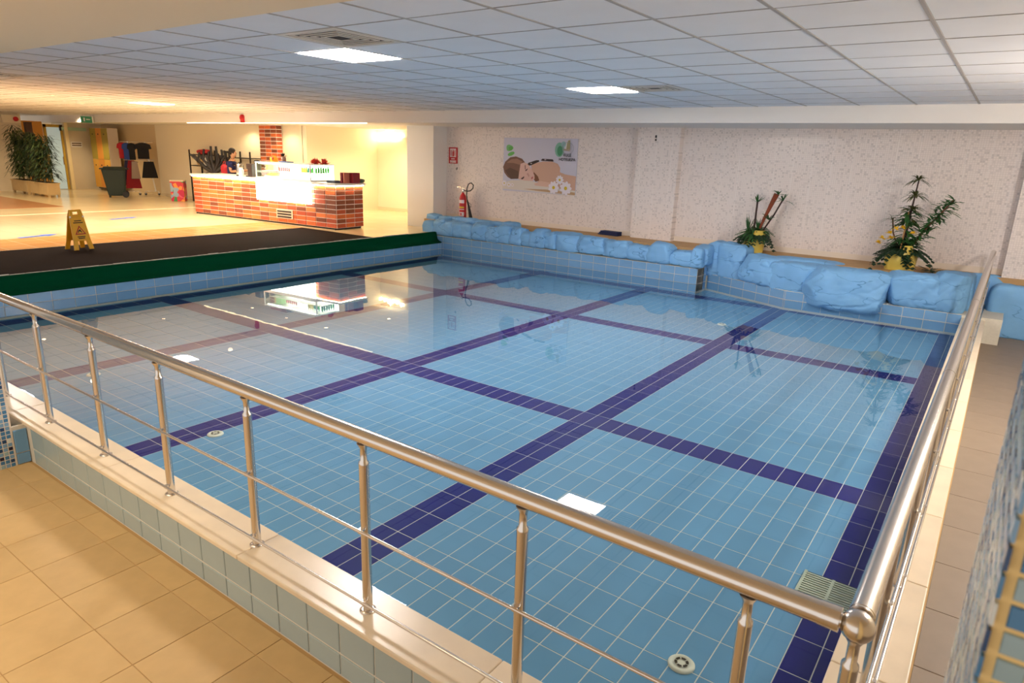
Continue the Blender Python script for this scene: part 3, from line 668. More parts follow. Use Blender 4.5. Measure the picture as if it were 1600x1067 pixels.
t = thing('milk_jug', 'white jug standing between the steel urn and the coffee machine', 'jug', onbar(-3.82, .22, 1.106), BZ)
MB().lathe([(.06, 0), (.07, .02), (.055, .14), (.05, .2), (.058, .23)], (0, 0, 0), 20).build('body', WHITE, t); MB().tube([(.05, 0, .2), (.1, 0, .17), (.1, 0, .09), (.06, 0, .06)], .01, 8).build('handle', WHITE, t)
BRW = mat('machine_brown', (58, 44, 38), .35)
t = thing('coffee_machine', 'dark brown coffee machine beside the display case', 'coffee machine', onbar(-3.5, .35, 1.106), BZ)
obox('body', BRW, t, -.04, .14, -.14, .16, 0, .34, bevel=.012); obox('head', BRW, t, -.14, -.03, -.1, .12, .2, .34, bevel=.01); obox('drip_tray', BLACK, t, -.15, -.03, -.12, .12, 0, .03, bevel=.005); obox('spout', STEEL, t, -.1, -.07, -.02, .02, .16, .2); MB().lathe([(.045, .03), (.055, .05), (.05, .13)], (-.09, 0, 0), 16).build('glass_pot', STEEL, t)
t = thing('blender', 'countertop blender with dark jar behind the coffee machine', 'blender', onbar(-3.66, .62, 1.106), BZ)
MB().lathe([(.08, 0), (.085, .02), (.065, .14), (.05, .16)], (0, 0, 0), 20).build('base', STEEL, t); MB().lathe([(.055, .16), (.08, .38), (.078, .4)], (0, 0, 0), 20).build('jar', mat('smoked_glass', (70, 66, 64), .2), t); MB().lathe([(.082, .4), (.08, .425), (.03, .44)], (0, 0, 0), 20).build('lid', BLACK, t)
t = thing('citrus_press', 'round orange and red juicer on the display case lid', 'juicer', onbar(-2.74, .45, 1.526), BZ)
MB().lathe([(.09, .0), (.105, .03), (.1, .1), (.06, .14), (.02, .15)], (0, 0, 0), 20).build('bowl', mat('juicer_orange', (240, 170, 40), .4), t); MB().lathe([(.005, -.005), (.05, -.005), (.05, .01), (.005, .012)], (.04, -.085, .09), 16, Matrix.Rotation(PI/2, 4, 'X')).build('disc', mat('juicer_red', (190, 60, 30), .4), t)
t = thing('glass_jar', 'clear lidded glass jar with a black plant top on the display case', 'jar', onbar(-2.42, .5, 1.526), BZ)
MB().lathe([(.06, 0), (.065, .02), (.065, .12), (.05, .14)], (0, 0, 0), 18).build('body', mat('jar_glass', (150, 120, 110), .1), t)
b = MB()
for k in range(24):
    a = random.uniform(0, 2*PI); e = random.uniform(0, 1.4); d_ = Vector((math.cos(a)*math.cos(e), math.sin(a)*math.cos(e), math.sin(e))); s_ = d_.orthogonal().normalized()*.012
    b.add([Vector((0, 0, .14)), Vector((0, 0, .14))+d_*.06+s_, Vector((0, 0, .14))+d_*.1, Vector((0, 0, .14))+d_*.06-s_], [(0, 1, 2, 3)])
b.build('tuft', BLACK, t)

# brick column behind the bar
bc = thing('brick_column', 'narrow brick clad column rising behind the bar to the beam', 'column', (-15.57, 7.73, ZD))
obox('core', BGR, bc, -.43, .43, -.10, .10, 0, ZS-ZD)
for r in range(22):
    for c in range(3):
        q = random.choices(range(4), (2, 4, 3, 0))[0]; ob = bpy.data.objects.new('brick', _bm[1][q]); COL.objects.link(ob); ob.parent = bc; ob.matrix_local = Matrix.Translation((-.287+c*.287, -.112, .057+r*.1148)) @ TFRONT @ Matrix.Diagonal((.95, 1, 1, 1))
    for c in range(1):
        q = random.choices(range(4), (1, 4, 4, 0))[0]; ob = bpy.data.objects.new('brick', _bm[1][q]); COL.objects.link(ob); ob.parent = bc; ob.matrix_local = Matrix.Translation((.442, -.01, .057+r*.1148)) @ TEND @ Matrix.Diagonal((.66, 1, 1, 1))

# metal shelf behind the bar
IRON = mat('black_iron', (34, 26, 24), .5)
def shelf(x0, x1, lab, boards):
    t = thing('metal_shelf', lab, 'shelf', ((x0+x1)/2, 7.62, ZD)); h = (x1-x0)/2
    for sx in (-1, 1):
        for sy in (-.2, .2): obox('post', IRON, t, sx*h-.018, sx*h+.018, sy-.018, sy+.018, 0, 1.72)
    for z in boards: obox('board', IRON, t, -h, h, -.2, .2, z-.014, z+.014)
    for sx in (-1, 1): MB().tube([(sx*h, .19, .9), (-sx*h, .19, 1.2)], .008, 6).build('brace', IRON, t)
    return t
shelf(-19.75, -18.2, 'black iron shelf unit behind the left end of the bar', (.45, .85, 1.2, 1.56)); shelf(-17.4, -16.25, 'black iron shelf unit between the worker and the brick column', (.45, .85, 1.52))
t = thing('red_cushion', 'red net bundle on the top board of the left shelf unit', 'bundle', (-19.1, 7.58, ZD+1.574))
rock_mesh('c', None, (.36, .16, .085), 12, 2.6, .1, 8).build('bundle', mat('red_cloth', (176, 34, 40), .8), t, 0, (0, 0, .085)); MB().tube([(-.2, -.13, .06), (0, -.17, .12), (.2, -.13, .06)], .012, 6).build('tie', mat('red_dark', (120, 20, 28), .8), t)
t = thing('wicker_basket', 'pale wicker basket on the middle board of the left shelf unit', 'basket', (-19.3, 7.58, ZD+1.214)); MB().lathe([(.12, 0), (.16, .1), (.17, .2), (.15, .2), (.1, .02)], (0, 0, 0), 18).build('weave', mat('wicker', (170, 140, 100), .8, bump=.4, bscale=60), t); MB().tube([(-.16, 0, .19), (-.1, 0, .32), (.1, 0, .32), (.16, 0, .19)], .01, 6).build('handle', MATS['wicker'], t)
t = thing('metal_jar', 'grey metal jar beside the wicker basket on the shelf', 'jar', (-18.95, 7.55, ZD+1.214)); MB().lathe([(.09, 0), (.1, .02), (.1, .2), (.07, .24)], (0, 0, 0), 18).build('body', mat('jar_grey', (176, 170, 166), .4), t); MB().lathe([(.075, .24), (.07, .27), (.02, .28)], (0, 0, 0), 18).build('lid', STEEL, t)
t = thing('black_pot', 'black bowl heaped with dark leaves on the shelf right of the jar', 'bowl', (-18.5, 7.55, ZD+1.214)); MB().lathe([(.08, 0), (.15, .06), (.17, .1), (.16, .1), (.08, .02)], (0, 0, 0), 18).build('bowl', BLACK, t); rock_mesh('b', None, (.15, .13, .06), 5, 2.5, .2, 7).build('leaves', mat('dark_leaf', (24, 34, 26), .8), t, 0, (0, 0, .13))
# black tree-shaped rack
t = thing('tree_shelf', 'black tree shaped rack with stubby branches behind the worker', 'tree rack', (-18.0, 7.25, ZD), .55)
MB().tube([(0, 0, 0), (.02, 0, .6), (0, 0, 1.0), (-.02, 0, 1.3)], [.13, .10, .085, .06], 10).build('trunk', IRON, t); MB().lathe([(.26, 0), (.26, .03)], (0, 0, 0), 20).build('foot', IRON, t)
for k, (x1, z0, x2, z2) in enumerate([(-.28, .9, -.52, 1.62), (-.2, 1.0, -.36, 1.72), (-.12, 1.1, -.2, 1.66), (-.05, 1.2, -.06, 1.82), (.08, 1.2, .12, 1.82), (.16, 1.05, .3, 1.72), (.24, 1.0, .44, 1.7), (.3, .85, .56, 1.5), (-.3, .8, -.6, 1.4), (.12, 1.25, .2, 1.6)]):
    b = MB(); xm = x2*1.05; b.tube([(0, 0, 1.0), (xm*.55, .02*(k % 3-1), 1.18+.1*(k % 2)), (xm*.95, .02*(k % 3-1), 1.42), (x2*.85, .04*(k % 3-1), z2*1.02)], [.07, .05, .042, .036], 8); b.tube([(xm*.9, 0, 1.40), (xm*1.25, 0, 1.58)], [.036, .03], 8); b.build('branch', IRON, t)

# neon sign on the recess wall just below the beam
NE = mat('neon_white', (255, 250, 230), .5, emit=(255, 236, 190), estr=22)
t = thing('neon_sign', 'glowing white script sign high on the recess wall behind the bar', 'sign', (-13.45, 10.60, 2.86))
b = MB()
for seg in range(7):
    x0 = -.72+seg*.2; b.tube([(x0+.07*math.cos(a)+a*.012, 0, .06*math.sin(a)+(.05 if seg in (0, 3, 6) else 0)) for a in [q*PI/6 for q in range(14)]], .014, 6)
    if seg in (0, 3): b.tube([(x0+.08, 0, -.06), (x0+.1, 0, .17)], .014, 6)
b.build('script', NE, t); obox('backing_bar', PLASTER, t, -.8, .85, .02, .045, -.015, .015)
tag(MB().box(-18.0, -9.9, 6.46, 6.50, ZS-.022, ZS).build('led_light_strip', mat('beam_led', (255, 246, 220), .5, emit=(255, 232, 184), estr=3)), 'thin glowing light strip under the edge of the beam above the bar', 'light strip')

# ================================================================ FAR WALL THINGS
RED = mat('signal_red', (196, 28, 36), .35)
# fire extinguisher
t = thing('fire_extinguisher', 'red fire extinguisher with black hose and horn standing by the mosaic wall', 'extinguisher', (-8.12, 8.02, ZL))
MB().lathe([(.085, 0), (.09, .015), (.09, .52), (.075, .6), (.035, .655), (.03, .68)], (0, 0, 0), 24).build('cylinder', RED, t)
v = MB().lathe([(.026, .68), (.03, .70), (.03, .76), (.018, .78)], (0, 0, 0), 14).build('valve', STEEL, t)
MB().box(-.09, .05, -.012, .012, .775, .79).box(-.10, .03, -.012, .012, .815, .828, Matrix.Rotation(-.12, 4, 'Y')).build('lever', STEEL, v)
MB().tube([(.03, 0, .73), (.14, .0, .72), (.24, 0, .735), (.32, 0, .80), (.33, 0, .88), (.26, 0, .93), (.18, 0, .90), (.13, 0, .80), (.12, 0, .62), (.14, 0, .50)], .014, 8).build('hose', BLACK, t)
MB().tube([(.14, 0, .50), (.19, 0, .36), (.29, -.02, .02)], [.018, .026, .05], 12).build('horn', BLACK, t)
MB().tube([(.10, 0, .46), (.18, 0, .45), (.27, 0, .40), (.26, 0, .33), (.2, 0, .36)], .006, 6).build('horn_grip', BLACK, t)
def band(z0, z1, m, a0=-2.6, a1=-.5, r=.0915):
    n_ = 10; vs = []
    for k in range(n_+1):
        a = a0+(a1-a0)*k/n_; vs += [(r*math.cos(a), r*math.sin(a), z0), (r*math.cos(a), r*math.sin(a), z1)]
    MB().add(vs, [(2*k, 2*k+2, 2*k+3, 2*k+1) for k in range(n_)], True).build('label', m, t)
LBW = mat('label_white', (236, 220, 220), .5); LBY = mat('label_yellow', (232, 206, 60), .5)
band(.42, .50, LBW); band(.30, .335, LBY); band(.255, .275, LBW); band(.10, .20, LBW); band(.12, .18, RED, -2.2, -1.9, .093); band(.12, .18, RED, -1.6, -1.2, .093); band(.05, .075, LBW)
# extinguisher sign
t = thing('extinguisher_sign', 'small red fire extinguisher sign with white symbol on the mosaic wall', 'sign', (-8.69, WY-.012, 2.39))
obox('plate', RED, t, -.145, .145, -.006, .01, -.2, .2, bevel=.004)
obox('symbol_field', LBW, t, -.10, .10, -.008, -.005, -.04, .17)
obox('symbol_bottle', RED, t, -.02, .035, -.010, -.007, -.02, .10); obox('symbol_neck', RED, t, -.005, .02, -.010, -.007, .10, .14); obox('symbol_flame', RED, t, -.075, -.05, -.010, -.007, -.01, .13); obox('symbol_side', RED, t, .055, .075, -.010, -.007, -.01, .13)
for z, w in ((-.085, .06), (-.135, .10), (-.165, .10)): obox('text_line', LBW, t, -w, w, -.008, -.005, z-.012, z+.012)
for x, z in ((-.14, .12), (-.14, .05), (.0, -.19)): MB().lathe([(.012, 0), (.008, .01)], (x, -.012, z), 8, Matrix.Rotation(PI/2, 4, 'X')).build('screw', STEEL, t)
t = thing('wall_hook', 'small dark hook on the mosaic wall below the red sign', 'hook', (-8.56, WY, 2.06))
MB().tube([(0, 0, .02), (0, -.03, .02), (0, -.045, 0), (.02, -.045, -.02), (.04, -.045, 0)], .008, 6).build('hook', BLACK, t); obox('plate', STEEL, t, -.015, .015, -.006, 0, 0, .04)
t = thing('wall_socket', 'tiny dark bracket high on the middle pilaster', 'bracket', (-3.05, 8.12, 2.88))
obox('clip', BLACK, t, -.012, .012, -.025, 0, .01, .06); obox('clip', BLACK, t, -.012, .012, -.025, 0, -.05, -.015)

# poster
PX0, PX1, PZ0, PZ1 = -7.07, -5.0, 1.61, 2.85
t = thing('spa_poster', 'large wall poster of a woman resting on a towel with stones and daisies', 'poster', ((PX0+PX1)/2, WY, (PZ0+PZ1)/2))
PW, PH = (PX1-PX0)/2, (PZ1-PZ0)/2
obox('board', mat('poster_field', (208, 206, 222), .45), t, -PW, PW, -.022, -.001, -PH, PH, bevel=.003)
_lay = [0]
def pic(name, pts, rgb, rough=.5):
    """flat print: pts in the poster's own 0..1 frame (u right, v down)"""
    _lay[0] += 1; y = -.0225 - _lay[0]*.0004
    P = [((-1+2*u)*PW, y, (1-2*v)*PH) for u, v in pts]
    ctr = (sum(p[0] for p in P)/len(P), y, sum(p[2] for p in P)/len(P)); n_ = len(P)
    return MB().add([ctr]+P, [(0, 1+(k+1) % n_, 1+k) for k in range(n_)]).build(name, mat('print_'+name+'_%d_%d_%d' % rgb, rgb, rough), t)
def blob(name, cu, cv, ru, rv, rgb, n_=18, rot=0, wob=0):
    pts = []
    for k in range(n_):
        a = 2*PI*k/n_; r = 1 + wob*math.sin(a*3+cu*20); x, y = ru*math.cos(a)*r, rv*math.sin(a)*r
        pts.append((cu + x*math.cos(rot)-y*math.sin(rot)*.6, cv + x*math.sin(rot)*1.67+y*math.cos(rot)))
    pic(name, pts, rgb)
blob('blurred_leaf', .085, .19, .05, .06, (120, 190, 120), wob=.1); blob('blurred_leaf', .10, .20, .03, .04, (96, 180, 84)); blob('blurred_leaf', .11, .30, .05, .035, (110, 190, 96), rot=-.3)
blob('blurred_leaf', .77, .20, .06, .13, (130, 184, 164)); blob('blurred_leaf', .775, .22, .035, .09, (72, 148, 108)); blob('blurred_leaf', .82, .10, .03, .05, (150, 190, 196))
pic('towel', [(0, .86), (.12, .80), (.3, .78), (.46, .80), (.6, .86), (1, .92), (1, 1), (0, .97)], (226, 216, 206))
pic('back', [(.40, .50), (.46, .455), (.56, .42), (.68, .415), (.755, .45), (.79, .52), (.79, .60), (.86, .635), (1, .66), (1, .92), (.8, .9), (.62, .80), (.5, .80), (.42, .7)], (214, 172, 150))
pic('arm_shade', [(.44, .62), (.50, .70), (.52, .77), (.47, .80), (.42, .72)], (132, 84, 56))
pic('hair', [(.0, .55), (.03, .45), (.10, .365), (.18, .345), (.27, .385), (.31, .45), (.28, .60), (.235, .76), (.12, .775), (.07, .74), (.02, .66)], (122, 84, 68))
pic('hair_highlight', [(.05, .47), (.12, .40), (.2, .385), (.28, .44), (.24, .50), (.15, .47)], (160, 116, 96))
pic('hair_shade', [(.03, .62), (.10, .56), (.22, .62), (.235, .76), (.12, .775)], (92, 62, 50))
pic('face', [(.25, .48), (.30, .45), (.36, .48), (.41, .58), (.45, .68), (.455, .74), (.43, .79), (.33, .79), (.225, .77), (.235, .64)], (226, 186, 174))
pic('eyebrow', [(.31, .50), (.32, .50), (.325, .57), (.315, .58)], (120, 80, 68)); pic('closed_eye', [(.32, .59), (.345, .57), (.355, .555), (.35, .585), (.325, .615)], (76, 46, 46)); pic('closed_eye', [(.26, .755), (.30, .715), (.31, .71), (.305, .745), (.28, .77)], (76, 46, 46))
pic('nose_shade', [(.34, .66), (.36, .64), (.385, .69), (.37, .72)], (206, 156, 146)); pic('lips', [(.405, .73), (.43, .70), (.435, .735), (.41, .76)], (196, 110, 110))
pic('hot_stone', [(.35, .48), (.36, .455), (.47, .40), (.505, .40), (.51, .425), (.40, .50), (.37, .505)], (52, 38, 38)); pic('hot_stone', [(.53, .40), (.55, .37), (.69, .375), (.705, .41), (.69, .415), (.55, .41)], (60, 42, 46))
blob('stone_glint', .40, .465, .012, .01, (190, 180, 180)); blob('stone_glint', .59, .385, .014, .01, (190, 170, 175))
pic('hand', [(.45, .84), (.54, .78), (.66, .80), (.74, .86), (.62, .88), (.47, .87)], (226, 190, 172))
pic('table_edge', [(.3, .945), (.6, .93), (1, .95), (1, 1), (.55, .97)], (196, 160, 124))
def daisy(u, v, r, n_=9):
    for k in range(n_):
        a = 2*PI*k/n_; blob('petal', u+r*.6*math.cos(a), v+r*.6*math.sin(a)*1.67, r*.45, r*.28*1.67, (238, 230, 238), 10, a)
    blob('daisy_centre', u, v, r*.27, r*.27*1.67, (214, 186, 40), 12)
daisy(.795, .74, .05); daisy(.72, .885, .07); daisy(.88, .885, .075); daisy(.03, .86, .035, 7); daisy(.10, .885, .03, 7); daisy(.15, .885, .022, 7)
# the hotel emblem and lettering
_lay[0] += 1; yl = -.0225-_lay[0]*.0004-.001
def q(u, v): return ((-1+2*u)*PW, yl, (1-2*v)*PH)
MB().tube([Vector(q(.885, .17)) + Vector((.15*math.cos(a), 0, .13*math.sin(a))) for a in [k*PI/14 for k in range(-1, 28)]], .004, 5).build('emblem_ring', mat('emblem_grey', (150, 160, 168), .5), t)
pic('emblem_tower', [(.862, .16), (.872, .07), (.89, .03), (.912, .03), (.915, .20), (.862, .20)], (166, 156, 118)); pic('emblem_tower_edge', [(.855, .165), (.867, .07), (.885, .032), (.873, .09), (.866, .19), (.855, .19)], (228, 226, 220)); pic('emblem_base', [(.83, .185), (.91, .185), (.91, .225), (.83, .21)], (178, 160, 140))
INK = mat('ink_dark', (34, 34, 44), .6)
textobj('lettering', 'KULE', .088, INK, t, Vector(q(.883, .295)), (PI/2, 0, 0), .0006); textobj('lettering', 'HOTEL&SPA', .088, INK, t, Vector(q(.883, .372)), (PI/2, 0, 0), .0006, sx=.92)

# dark folded thing on the ledge
t = thing('folded_lounger_pad', 'dark navy folded pad lying on the stone ledge by the middle pilaster', 'pad', (-3.95, 8.1, ZL), -.1)
NAVY = mat('navy_cloth', (30, 42, 84), .7)
for k in range(3): MB().box(-.26+k*.03, .26-k*.0, -.09, .09, k*.03, k*.03+.028).build('fold', NAVY, t, .01)

# ---------------------------------------------------------------- plants
LG = mat('leaf_green', (46, 92, 40), .5, var=.3, vscale=8); LD = mat('leaf_dark', (22, 50, 26), .5, var=.3, vscale=8); LYG = mat('leaf_yellow_green', (120, 140, 50), .5, var=.25, vscale=8)
STEM = mat('stem_brown', (96, 62, 40), .7); STEMR = mat('stem_red', (134, 62, 36), .8); STEMD = mat('stem_dark', (58, 36, 34), .7)
POT = mat('pot_yellow', (226, 198, 92), .35)
def leaf(b, p, d, L, w, droop=.3, n_=4):
    p = Vector(p); d = Vector(d).normalized(); side = d.cross(Vector((0, 0, 1)))
    side = side.normalized() if side.length > .05 else Vector((1, 0, 0)); vs = []; fs = []
    for i in range(n_+1):
        s_ = i/n_; c = p + d*L*s_ + Vector((0, 0, -droop*L*s_*s_)); ww = w*math.sin(PI*min(1, .12+.88*s_))*(1 if i < n_ else .05)
        vs += [c - side*ww/2, c + Vector((0, 0, .12*w)), c + side*ww/2]
    for i in range(n_):
        k = i*3; fs += [(k, k+1, k+4, k+3), (k+1, k+2, k+5, k+4)]
    b.add(vs, fs)
def cutpot(t, r, h0, h1, a0, a1):
    n_ = 28; vs = []; fs = []
    for ring, (rr, f) in enumerate(((r*.88, 0), (r*.95, .5), (r, 1), (r-.02, 1), (r*.86, .15))):
        for k in range(n_):
            a = 2*PI*k/n_; inside = a0 <= a <= a1; h = h1 if inside else h0
            vs.append((rr*math.cos(a), rr*math.sin(a), max(.002, h*f)))
    for i in range(4):
        for k in range(n_): fs.append((i*n_+k, i*n_+(k+1) % n_, (i+1)*n_+(k+1) % n_, (i+1)*n_+k))
    b = MB().add(vs, fs, True); b.add(vs[:n_], [tuple(range(n_))]); b.add(vs[-n_:], [tuple(range(n_))])
    return b.build('pot', POT, t)
def rosette(b, c, n_, L, w, emin, emax, droop, amin=0, amax=2*PI):
    for k in range(n_):
        a = random.uniform(amin, amax); e = random.uniform(emin, emax); l = L*random.uniform(.7, 1.1)
        leaf(b, c, (math.cos(a)*math.cos(e), math.sin(a)*math.cos(e), math.sin(e)), l, w, droop)
def fern(b, c, a, L, e, droop, w=.03):
    c = Vector(c)
    for i in range(9):
        s_ = i/8; p = c + Vector((math.cos(a)*math.cos(e), math.sin(a)*math.cos(e), math.sin(e)))*L*s_ + Vector((0, 0, -droop*L*s_*s_))
        for sg in (-1, 1): leaf(b, p, (math.cos(a+sg*.9), math.sin(a+sg*.9), -.35), .13*(1-.55*s_), w, .3, 2)
# plant A
t = thing('potted_plant', 'potted plant with bare reddish stalks in a yellow pot above the large rocks', 'plant', (-.74, 7.86, ZL))
cutpot(t, .20, .27, .42, 4.9, 6.1)
b = MB(); rosette(b, (0, 0, .34), 60, .40, .075, .1, 1.1, .6); b.build('foliage', LG, t)
b = MB()
for k in range(22): fern(b, (.05*math.cos(k), .05*math.sin(k), .32), 2*PI*k/22+.2, random.uniform(.30, .44), random.uniform(.2, .8), random.uniform(.7, 1.1), .075)
b.build('fern_skirt', LD, t)
b = MB(); rosette(b, (-.12, -.05, .35), 16, .42, .022, .7, 1.45, .2); rosette(b, (.05, 0, .35), 14, .4, .022, .8, 1.4, .2); b.build('grass_blades', LG, t)
MB().tube([(-.03, 0, .3), (-.03, 0, .95)], .018, 8).build('stalk', STEMD, t); MB().tube([(.02, 0, .3), (.16, 0, .72), (.30, 0, 1.1)], [.02, .03, .05], 8).build('stalk', STEMR, t); MB().tube([(.1, 0, .35), (.3, 0, .72), (.42, 0, 1.0)], .015, 8).build('stalk', STEMD, t)
b = MB()
for i in range(60):
    s_ = random.uniform(.3, 1); p = Vector((.02+.28*s_, 0, .3+.8*s_)); a = random.uniform(0, 2*PI); leaf(b, p, (math.cos(a), math.sin(a), .9), .07, .012, .1, 2)
b.build('fuzz', STEMR, t)
b = MB(); rosette(b, (-.03, 0, .92), 12, .2, .035, .6, 1.5, .2); rosette(b, (.33, 0, 1.08), 14, .22, .03, .0, 1.2, .5); rosette(b, (.43, 0, .98), 12, .24, .03, .1, 1.4, .4); rosette(b, (.22, 0, .62), 10, .2, .05, .2, 1.3, .3); b.build('top_leaves', LG, t)
# plant B
t = thing('potted_plant', 'tall leafy potted plant with yellow flowers in a wide yellow pot', 'plant', (1.76, 7.62, ZL))
cutpot(t, .25, .27, .42, 4.75, 5.6)
b = MB()
for k in range(26): fern(b, (.1*math.cos(k), .1*math.sin(k), .32), 2*PI*k/26+.1, random.uniform(.32, .5), random.uniform(.2, .8), random.uniform(.6, 1.1), .075)
rosette(b, (0, 0, .34), 60, .40, .075, .1, 1.2, .5); b.build('fern_skirt', LD, t)
MB().tube([(.0, 0, .3), (.02, 0, .9), (.05, 0, 1.45)], [.022, .016, .01], 8).build('stalk', STEMD, t); MB().tube([(-.02, -.1, .3), (-.0, -.1, .95)], .012, 8).build('cane', mat('cane', (190, 140, 84), .6), t); MB().tube([(.08, 0, .3), (.26, 0, .68), (.42, 0, .92), (.58, 0, 1.18)], [.02, .018, .015, .01], 8).build('branch', STEM, t)
MB().tube([(-.05, 0, .3), (-.18, 0, .6), (-.22, 0, .82)], .012, 8).build('branch', STEM, t)
b = MB()
for z, L, n_ in ((1.45, .22, 16), (1.2, .26, 18), (.98, .26, 16)): rosette(b, (.04, 0, z), n_*2, L, .03, .0, 1.3, .6)
rosette(b, (-.22, 0, .8), 14, .26, .018, .2, 1.3, .6); rosette(b, (.1, -.05, .75), 12, .22, .022, .0, 1.2, .5); b.build('spiky_tufts', mat('leaf_bronze', (74, 78, 34), .5, var=.35, vscale=8), t)
b = MB()
for i in range(150):
    s_ = random.uniform(.1, 1); p = Vector((.08+.5*s_, 0, .3+.88*s_)) + Vector((random.gauss(0, .03), random.gauss(0, .05), random.gauss(0, .03)))
    a = random.uniform(0, 2*PI); leaf(b, p, (math.cos(a), math.sin(a)*.8, random.uniform(-.2, .9)), random.uniform(.13, .22), .05, .3, 3)
b.build('branch_leaves', LG, t)
b = MB()
for i in range(110):
    z = random.uniform(.35, 1.0); r = .16*(1.1-z*.6); a = random.uniform(0, 2*PI); leaf(b, (.0+r*.4*math.cos(a), r*.4*math.sin(a), z), (math.cos(a), math.sin(a), random.uniform(-.4, .6)), random.uniform(.15, .26), .06, .4, 3)
b.build('core_leaves', LG, t)
YF_ = mat('flower_yellow', (236, 190, 30), .5)
for k, (x, y, z) in enumerate([(-.3, -.15, .50), (-.2, -.2, .60), (-.12, -.2, .68), (-.02, -.2, .70), (-.36, -.1, .42), (-.17, -.22, .52), (.12, -.18, .62)]):
    b = MB(); rosette(b, (x, y, z), 11, .07, .05, -.2, 1.2, .2); b.build('flower', YF_, t)
b = MB(); rosette(b, (.45, .02, .03), 30, .2, .03, -.1, .5, .1); b.build('fallen_leaves', LD, t)

# bamboo planters at the far left
WOODP = mat('planter_wood', (214, 184, 130), .6, var=.1)
for i, (x0, x1, lab) in enumerate(((-26.25, -24.85, 'long wooden planter of tall bamboo, left one by the marble wall'), (-24.6, -23.2, 'long wooden planter of tall bamboo, right one before the glass door'))):
    t = thing('bamboo_planter', lab, 'planter', ((x0+x1)/2, 4.45, ZD), 0, 'bamboo planters in the hall'); h = (x1-x0)/2
    obox('trough', WOODP, t, -h, h, -.2, .2, .08, .46, bevel=.01); obox('rim', WOODP, t, -h-.02, h+.02, -.22, .22, .44, .475); obox('soil', mat('soil', (60, 44, 30), .9), t, -h+.03, h-.03, -.17, .17, .475, .485)
    for sx in (-1, 1):
        for sy in (-1, 1): obox('leg', WOODP, t, sx*(h-.04)-.03, sx*(h-.04)+.03, sy*.15-.03, sy*.15+.03, 0, .09)
    for c in range(7):
        x = -h+.15+c*(2*h-.3)/6+random.uniform(-.05, .05); tp = random.uniform(1.7, 2.15)*(1.08 if i == 0 else .98); lean = random.uniform(-.15, .15)
        MB().tube([(x, 0, .47), (x+lean*.5, 0, 1.2), (x+lean, 0, tp)], [.014, .012, .006], 6).build('cane', mat('bamboo_cane', (120, 104, 50), .5), t)
        b = MB()
        for k in range(190):
            s_ = random.uniform(.1, 1); z = .5+(tp-.42)*s_; a = random.uniform(0, 2*PI); rr = random.uniform(.03, .32)*(1.15-s_*.5)
            p = Vector((x+lean*s_+rr*math.cos(a), rr*math.sin(a)*.8, z)); leaf(b, p, (math.cos(a+random.gauss(0, .6)), math.sin(a+random.gauss(0, .6)), random.uniform(-.7, .3)), random.uniform(.14, .27), .045, .4, 2)
        b.build('bamboo_leaves', LD if c % 3 == 0 else mat('bamboo_leaf', (66, 84, 38), .55, var=.3, vscale=5), t)
t = thing('timber_post', 'dark timber post standing between the two bamboo planters', 'post', (-25.9, 4.92, ZD)); obox('shaft', mat('dark_timber', (74, 44, 26), .6, var=.2), t, -.1, .1, -.1, .1, 0, 2.45, bevel=.01); obox('cap', mat('dark_timber', (74, 44, 26)), t, -.11, .11, -.11, .11, 2.45, 2.47)

# ================================================================ HALL: doors, lockers, signs
GLB = mat('frosted_glass', (170, 190, 190), .25, emit=(190, 206, 200), estr=.35)
d1 = struct(thing('door_1', 'tall frosted glass door in a yellow frame at the end of the hall', 'door', (-27.35, 6.25, ZD)))
FY = mat('frame_yellow', (196, 160, 60), .5)
for y in (-.32, .24): obox('jamb', FY, d1, -.05, .05, y, y+.08, 0, 2.45)
obox('lintel', FY, d1, -.05, .05, -.32, .32, 2.35, 2.45); obox('pane', GLB, d1, -.01, .01, -.24, .24, .02, 2.35); obox('handle', STEEL, d1, .02, .05, .2, .23, .95, 1.25)
struct(obox('trim_3', mat('frame_cream', (244, 226, 176), .5, ), None, -27.42, -27.2, 6.60, 6.72, ZD, ZS))
struct(obox('trim_4', mat('orange_panel', (214, 150, 60), .5), None, -27.6, -27.4, 5.2, 5.92, ZD, ZS))
t = thing('wall_plaque', 'small pale plaque with two dark text bars on the marble wall', 'plaque', (-27.3, 7.0, 2.28)); obox('plate', WHITE, t, 0, .02, -.2, .2, -.1, .1, bevel=.004)
for z in (.04, -.035): obox('text_line', mat('plaque_ink', (110, 84, 60), .7), t, .02, .023, -.17, .17, z-.022, z+.022)
t = thing('hanging_door_sign', 'long pale green sign bar above the marble wall by the door', 'sign', (-27.28, 6.95, 2.86)); obox('bar', mat('sign_mint', (176, 206, 176), .5), t, 0, .06, -.45, .45, -.06, .06, bevel=.005); obox('end_cap', BLACK, t, -.01, .07, -.5, -.45, -.08, .08)
t = thing('locker_unit', 'tall locker unit with olive and orange doors and a white side', 'locker', (-26.02, 7.5, ZD))
obox('carcass', mat('locker_white', (226, 212, 196), .5), t, -.72, .72, -.18, .2, .12, 2.38)
OLV = mat('locker_olive', (168, 150, 52), .45); ORG = mat('locker_orange', (226, 150, 52), .45); YLW = mat('locker_yellow', (226, 170, 60), .45)
for c in range(3):
    for r, (z0, z1) in enumerate(((.13, 1.2), (1.21, 2.37))):
        dd = obox('door', (OLV if r else YLW) if c != 1 else ORG, t, -.71+c*.475, -.71+c*.475+.465, -.2, -.18, z0, z1, bevel=.003)
        MB().lathe([(.025, 0), (.02, .02)], (-.71+c*.475+.23, -.2, z1-.22), 10, Matrix.Rotation(PI/2, 4, 'X')).build('lock', BLACK, dd)
obox('plinth', BLACK, t, -.68, .68, -.12, .18, .06, .12)
for x in (-.6, .6): MB().lathe([(.025, 0), (.025, .07)], (x, -.1, 0), 8).build('foot', STEEL, t)
